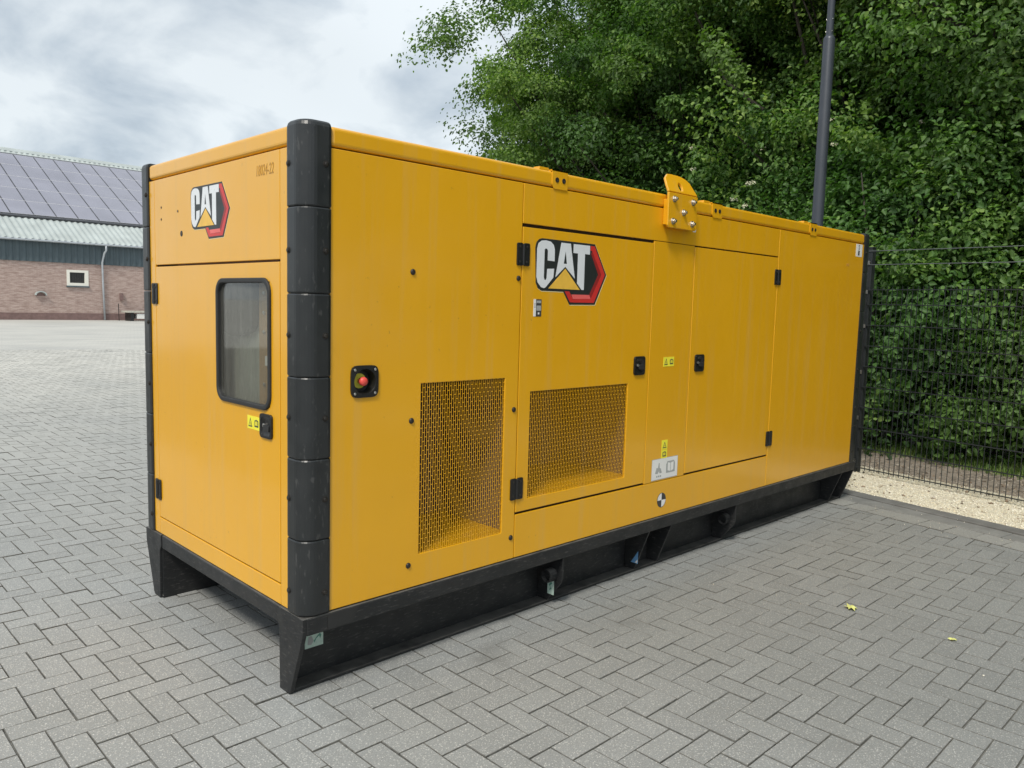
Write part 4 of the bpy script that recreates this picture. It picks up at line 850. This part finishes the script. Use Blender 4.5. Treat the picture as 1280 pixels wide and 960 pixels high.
# ------------------------------------------------------------------ barn
bh = R(2.0); barn = tag(empty('barn', (8.58, 48.37, 0), bh), 'long brick barn with corrugated roof covered in solar panels', 'barn')
U0, U1 = -16., 34.; EH = 4.5; PT = R(28); RUN = 12.3; OV = .35
def bl(a, b, d): return (a, -b, d)     # (u, out towards camera, z)
mb = MB(); wu0, wu1, wz0, wz1 = 3.45, 4.56, 2.03, 2.89
o = slab(U0, U1, .40, 3.34, 0, .3, lambda a, b, d: (a, d, b), [(wu0, wu1, wz0, wz1)]).build('wall', M['brick'], barn)
MB().box(U0-.005, -.02, 0, U1+.005, .3, .40).build('plinth', M['plinth'], barn)
MB().box(U0, 2*RUN-.3, 0, U1, 2*RUN, 4.5).build('wall', M['brick'], barn)
for u in (U0, U1):
    x0 = u if u == U0 else u-.25
    MB().prism([(.31, 0), (2*RUN-.31, 0), (2*RUN-.31, 4.5), (RUN, 4.5+(RUN-.3)*math.tan(PT)), (.31, 4.5)], lambda a, b, d: (d, a, b), x0, x0+.25).build('gable_wall', M['brick'], barn)
def corr(u0, u1, p, h, f, rows, name, m):   # corrugated sheet: f(u, t, off)
    n = int((u1-u0)/p*4); V = []; Fc = []
    for i in range(n+1):
        u = u0+(u1-u0)*i/n; ph = i % 4; off = (0, h, h, 0)[ph]
        for t_ in rows: V.append(f(u, t_, off))
    k = len(rows)
    for i in range(n):
        for j in range(k-1): Fc.append((i*k+j, (i+1)*k+j, (i+1)*k+j+1, i*k+j+1))
    b = MB(); b.add(V, Fc); return b.build(name, m, barn)
corr(U0, U1, .33, .06, lambda u, t, o_: (u, -.03-o_, t), (3.30, 4.50), 'cladding', M['clad'])
MB().box(U0, -.02, 3.3, U1, .25, 4.55).build('eaves_beam', M['clad'], barn)
sl = lambda r_, up=0.: (-OV+r_, EH+r_*math.tan(PT)+up)
corr(U0-.3, U1+.3, .33, .06, lambda u, t, o_: (u, sl(t)[0], sl(t)[1]+o_), (0, RUN+OV), 'roof_sheet', M['roof'])
corr(U0-.3, U1+.3, .33, .06, lambda u, t, o_: (u, 2*RUN-sl(t)[0], sl(t)[1]+o_), (0, RUN+OV), 'roof_sheet', M['roof'])
zr = sl(RUN+OV)[1]; mb = MB(); mb.prism([(RUN-.42, zr-.17), (RUN, zr+.09), (RUN+.42, zr-.17), (RUN+.40, zr-.20), (RUN, zr+.05), (RUN-.40, zr-.20)], lambda a, b, d: (d, a, b), U0-.3, U1+.3); mb.build('ridge_cap', M['roof'], barn)
mb = MB(); mb.tube([(U0-.3, -OV-.03, EH-.03), (U1+.3, -OV-.03, EH-.03)], .06, 8); mb.build('gutter', M['zinc'], barn)
# solar array, five rows
ca, sa = math.cos(PT), math.sin(PT); r0, r1 = 2.30+OV, 10.98+OV; nrow = 5; pr = (r1-r0)/nrow; cw = 1.205; u_ref = .05
mesh_p = None
for ci in range(-4, 14):
    for ri in range(nrow):
        uc = u_ref+cw*(ci+.5); rc_ = r0+pr*(ri+.5); yy, zz = sl(rc_, .16)
        if mesh_p is None:
            mb = MB(); hw, hl = cw/2-.006, pr/ca/2-.006; mb.mat(M['solar']).box(-hw+.03, -hl+.03, .02, hw-.03, hl-.03, .034)
            mb.mat(M['frame_grey']); mb.box(-hw, -hl, 0, hw, -hl+.03, .036).box(-hw, hl-.03, 0, hw, hl, .036).mat(M['roof_dark']).box(-hw, -hl+.03, 0, -hw+.03, hl-.03, .036).box(hw-.03, -hl+.03, 0, hw, hl-.03, .036)
            o = mb.build('solar_panel', None, barn); mesh_p = o.data
        else: o = bpy.data.objects.new('solar_panel', mesh_p); COL.objects.link(o); o.parent = barn
        o.location = (uc, yy, zz); o.rotation_euler = (PT, 0, 0)
for r_, h_ in ((r0-.10, .20), (r1+.12, .26)):
    yy, zz = sl(r_, .06); mb = MB(); mb.obox((u_ref+cw*5, yy, zz+.05), (cw*9, 0, 0), (0, ca*h_/2, sa*h_/2), (0, -sa*.05, ca*.05)); mb.build('array_edge_rail', M['roof_dark'], barn)
w = MB().box(wu0, .05, wz0, wu1, .055, wz1).build('window', M['dark_glass'], barn)
mb = MB(); ring(mb, [(wu0-.03, wz0-.03), (wu1+.03, wz0-.03), (wu1+.03, wz1+.03), (wu0-.03, wz1+.03)], [(wu0+.13, wz0+.14), (wu1-.17, wz0+.14), (wu1-.17, wz1-.11), (wu0+.13, wz1-.11)], lambda a, b, d: (a, d, b), -.03, .05); mb.build('frame', M['cream_frame'], w)
mb = MB()
for k in range(5): mb.box(wu0+.25+k*.135, .02, wz0+.14, wu0+.265+k*.135, .035, wz1-.11)
mb.build('bars', M['hardware'], w); MB().box(wu0-.06, -.09, wz0-.11, wu1+.06, .0, wz0-.032).build('sill', M['clad'], w)
mb = MB(); mb.tube([(5.49, -OV-.03, 4.47), (5.50, -OV-.03, 4.15), (5.42, -.30, 4.0), (5.34, -.14, 3.45), (5.34, -.13, 3.30), (5.37, -.10, 2.0), (5.42, -.10, .02)], .058, 8); mb.build('downpipe', M['zinc'], barn, smooth=True)
mb = MB(); pts = [(2.03+.30*math.cos(R(a)), 1.40+.24*math.sin(R(a))) for a in range(0, 181, 15)]+[(2.03+.24*math.cos(R(a)), 1.40+.18*math.sin(R(a))) for a in range(180, -1, -15)]; mb.mat(M['roof']).prism(pts, lambda a, b, d: (a, d, b), 0, -.20).mat(M['plinth']).prism([(1.79, 1.36), (2.27, 1.36), (2.27, 1.41), (2.03, 1.57), (1.79, 1.41)], lambda a, b, d: (a, d, b), 0, -.03); mb.build('wall_vent', M['plinth'], barn)
mb = MB(); mb.box(6.32, -.14, 1.22, 6.50, 0, 1.64); mb.build('wall_box', M['plinth'], barn)
# low platform and thin stake by the barn wall
c_, s_ = math.cos(bh), math.sin(bh)
pl = tag(empty('platform', (8.58+c_*7.9+s_*1.2, 48.37+s_*7.9-c_*1.2, 0), bh), 'low pale platform on dark supports at the foot of the barn wall', 'platform')
MB().box(-1.75, -.55, .50, 2.2, .55, .60).build('deck', M['wood'], pl, bevel=.01); MB().box(-1.2, -.50, .14, 2.1, .5, .44).build('side_board', M['white'], pl, bevel=.01)
for x in (-1.55, .2, 1.9): MB().box(x, -.45, 0, x+.18, .45, .50).build('leg', M['hardware'], pl)
tag(MB().tube([(8.58+c_*5.95+s_*.9, 48.37+s_*5.95-c_*.9, 0), (8.58+c_*5.93+s_*.9, 48.37+s_*5.93-c_*.9, 1.02)], .022, 6).build('stake', M['hardware']), 'thin dark stake standing left of the low platform', 'stake')

# ------------------------------------------------------------------ fallen leaves
def fallen(x, y, r_, rz, lab):
    P = [(0, -1), (.25, -.5), (.7, -.45), (.45, -.05), (.9, .35), (.4, .35), (.15, 1), (-.2, .45), (-.7, .5), (-.45, .05), (-.8, -.35), (-.3, -.5)]
    c, s = math.cos(rz), math.sin(rz); mb = MB(); V = [(x, y, .010)]+[(x+r_*(c*a-s*b*.7), y+r_*(s*a+c*b*.7), .003+.012*abs(math.sin(k*1.9))*r_/.05) for k, (a, b) in enumerate(P)]
    n = len(P); mb.add(V+[(p[0], p[1], p[2]+.0012) for p in V], [(0, i+1, (i+1) % n+1) for i in range(n)]+[(n+1, (i+1) % n+n+2, i+n+2) for i in range(n)]); tag(mb.build('fallen_leaf', M['fallen']), lab, 'leaf', 'fallen leaves on the paving')
fallen(2.66, -1.01, .050, .6, 'larger pale yellow fallen leaf lying on the paving right of the generator')
fallen(2.64, -1.51, .026, 2.0, 'tiny yellow-green leaf scrap on the paving near the right edge')
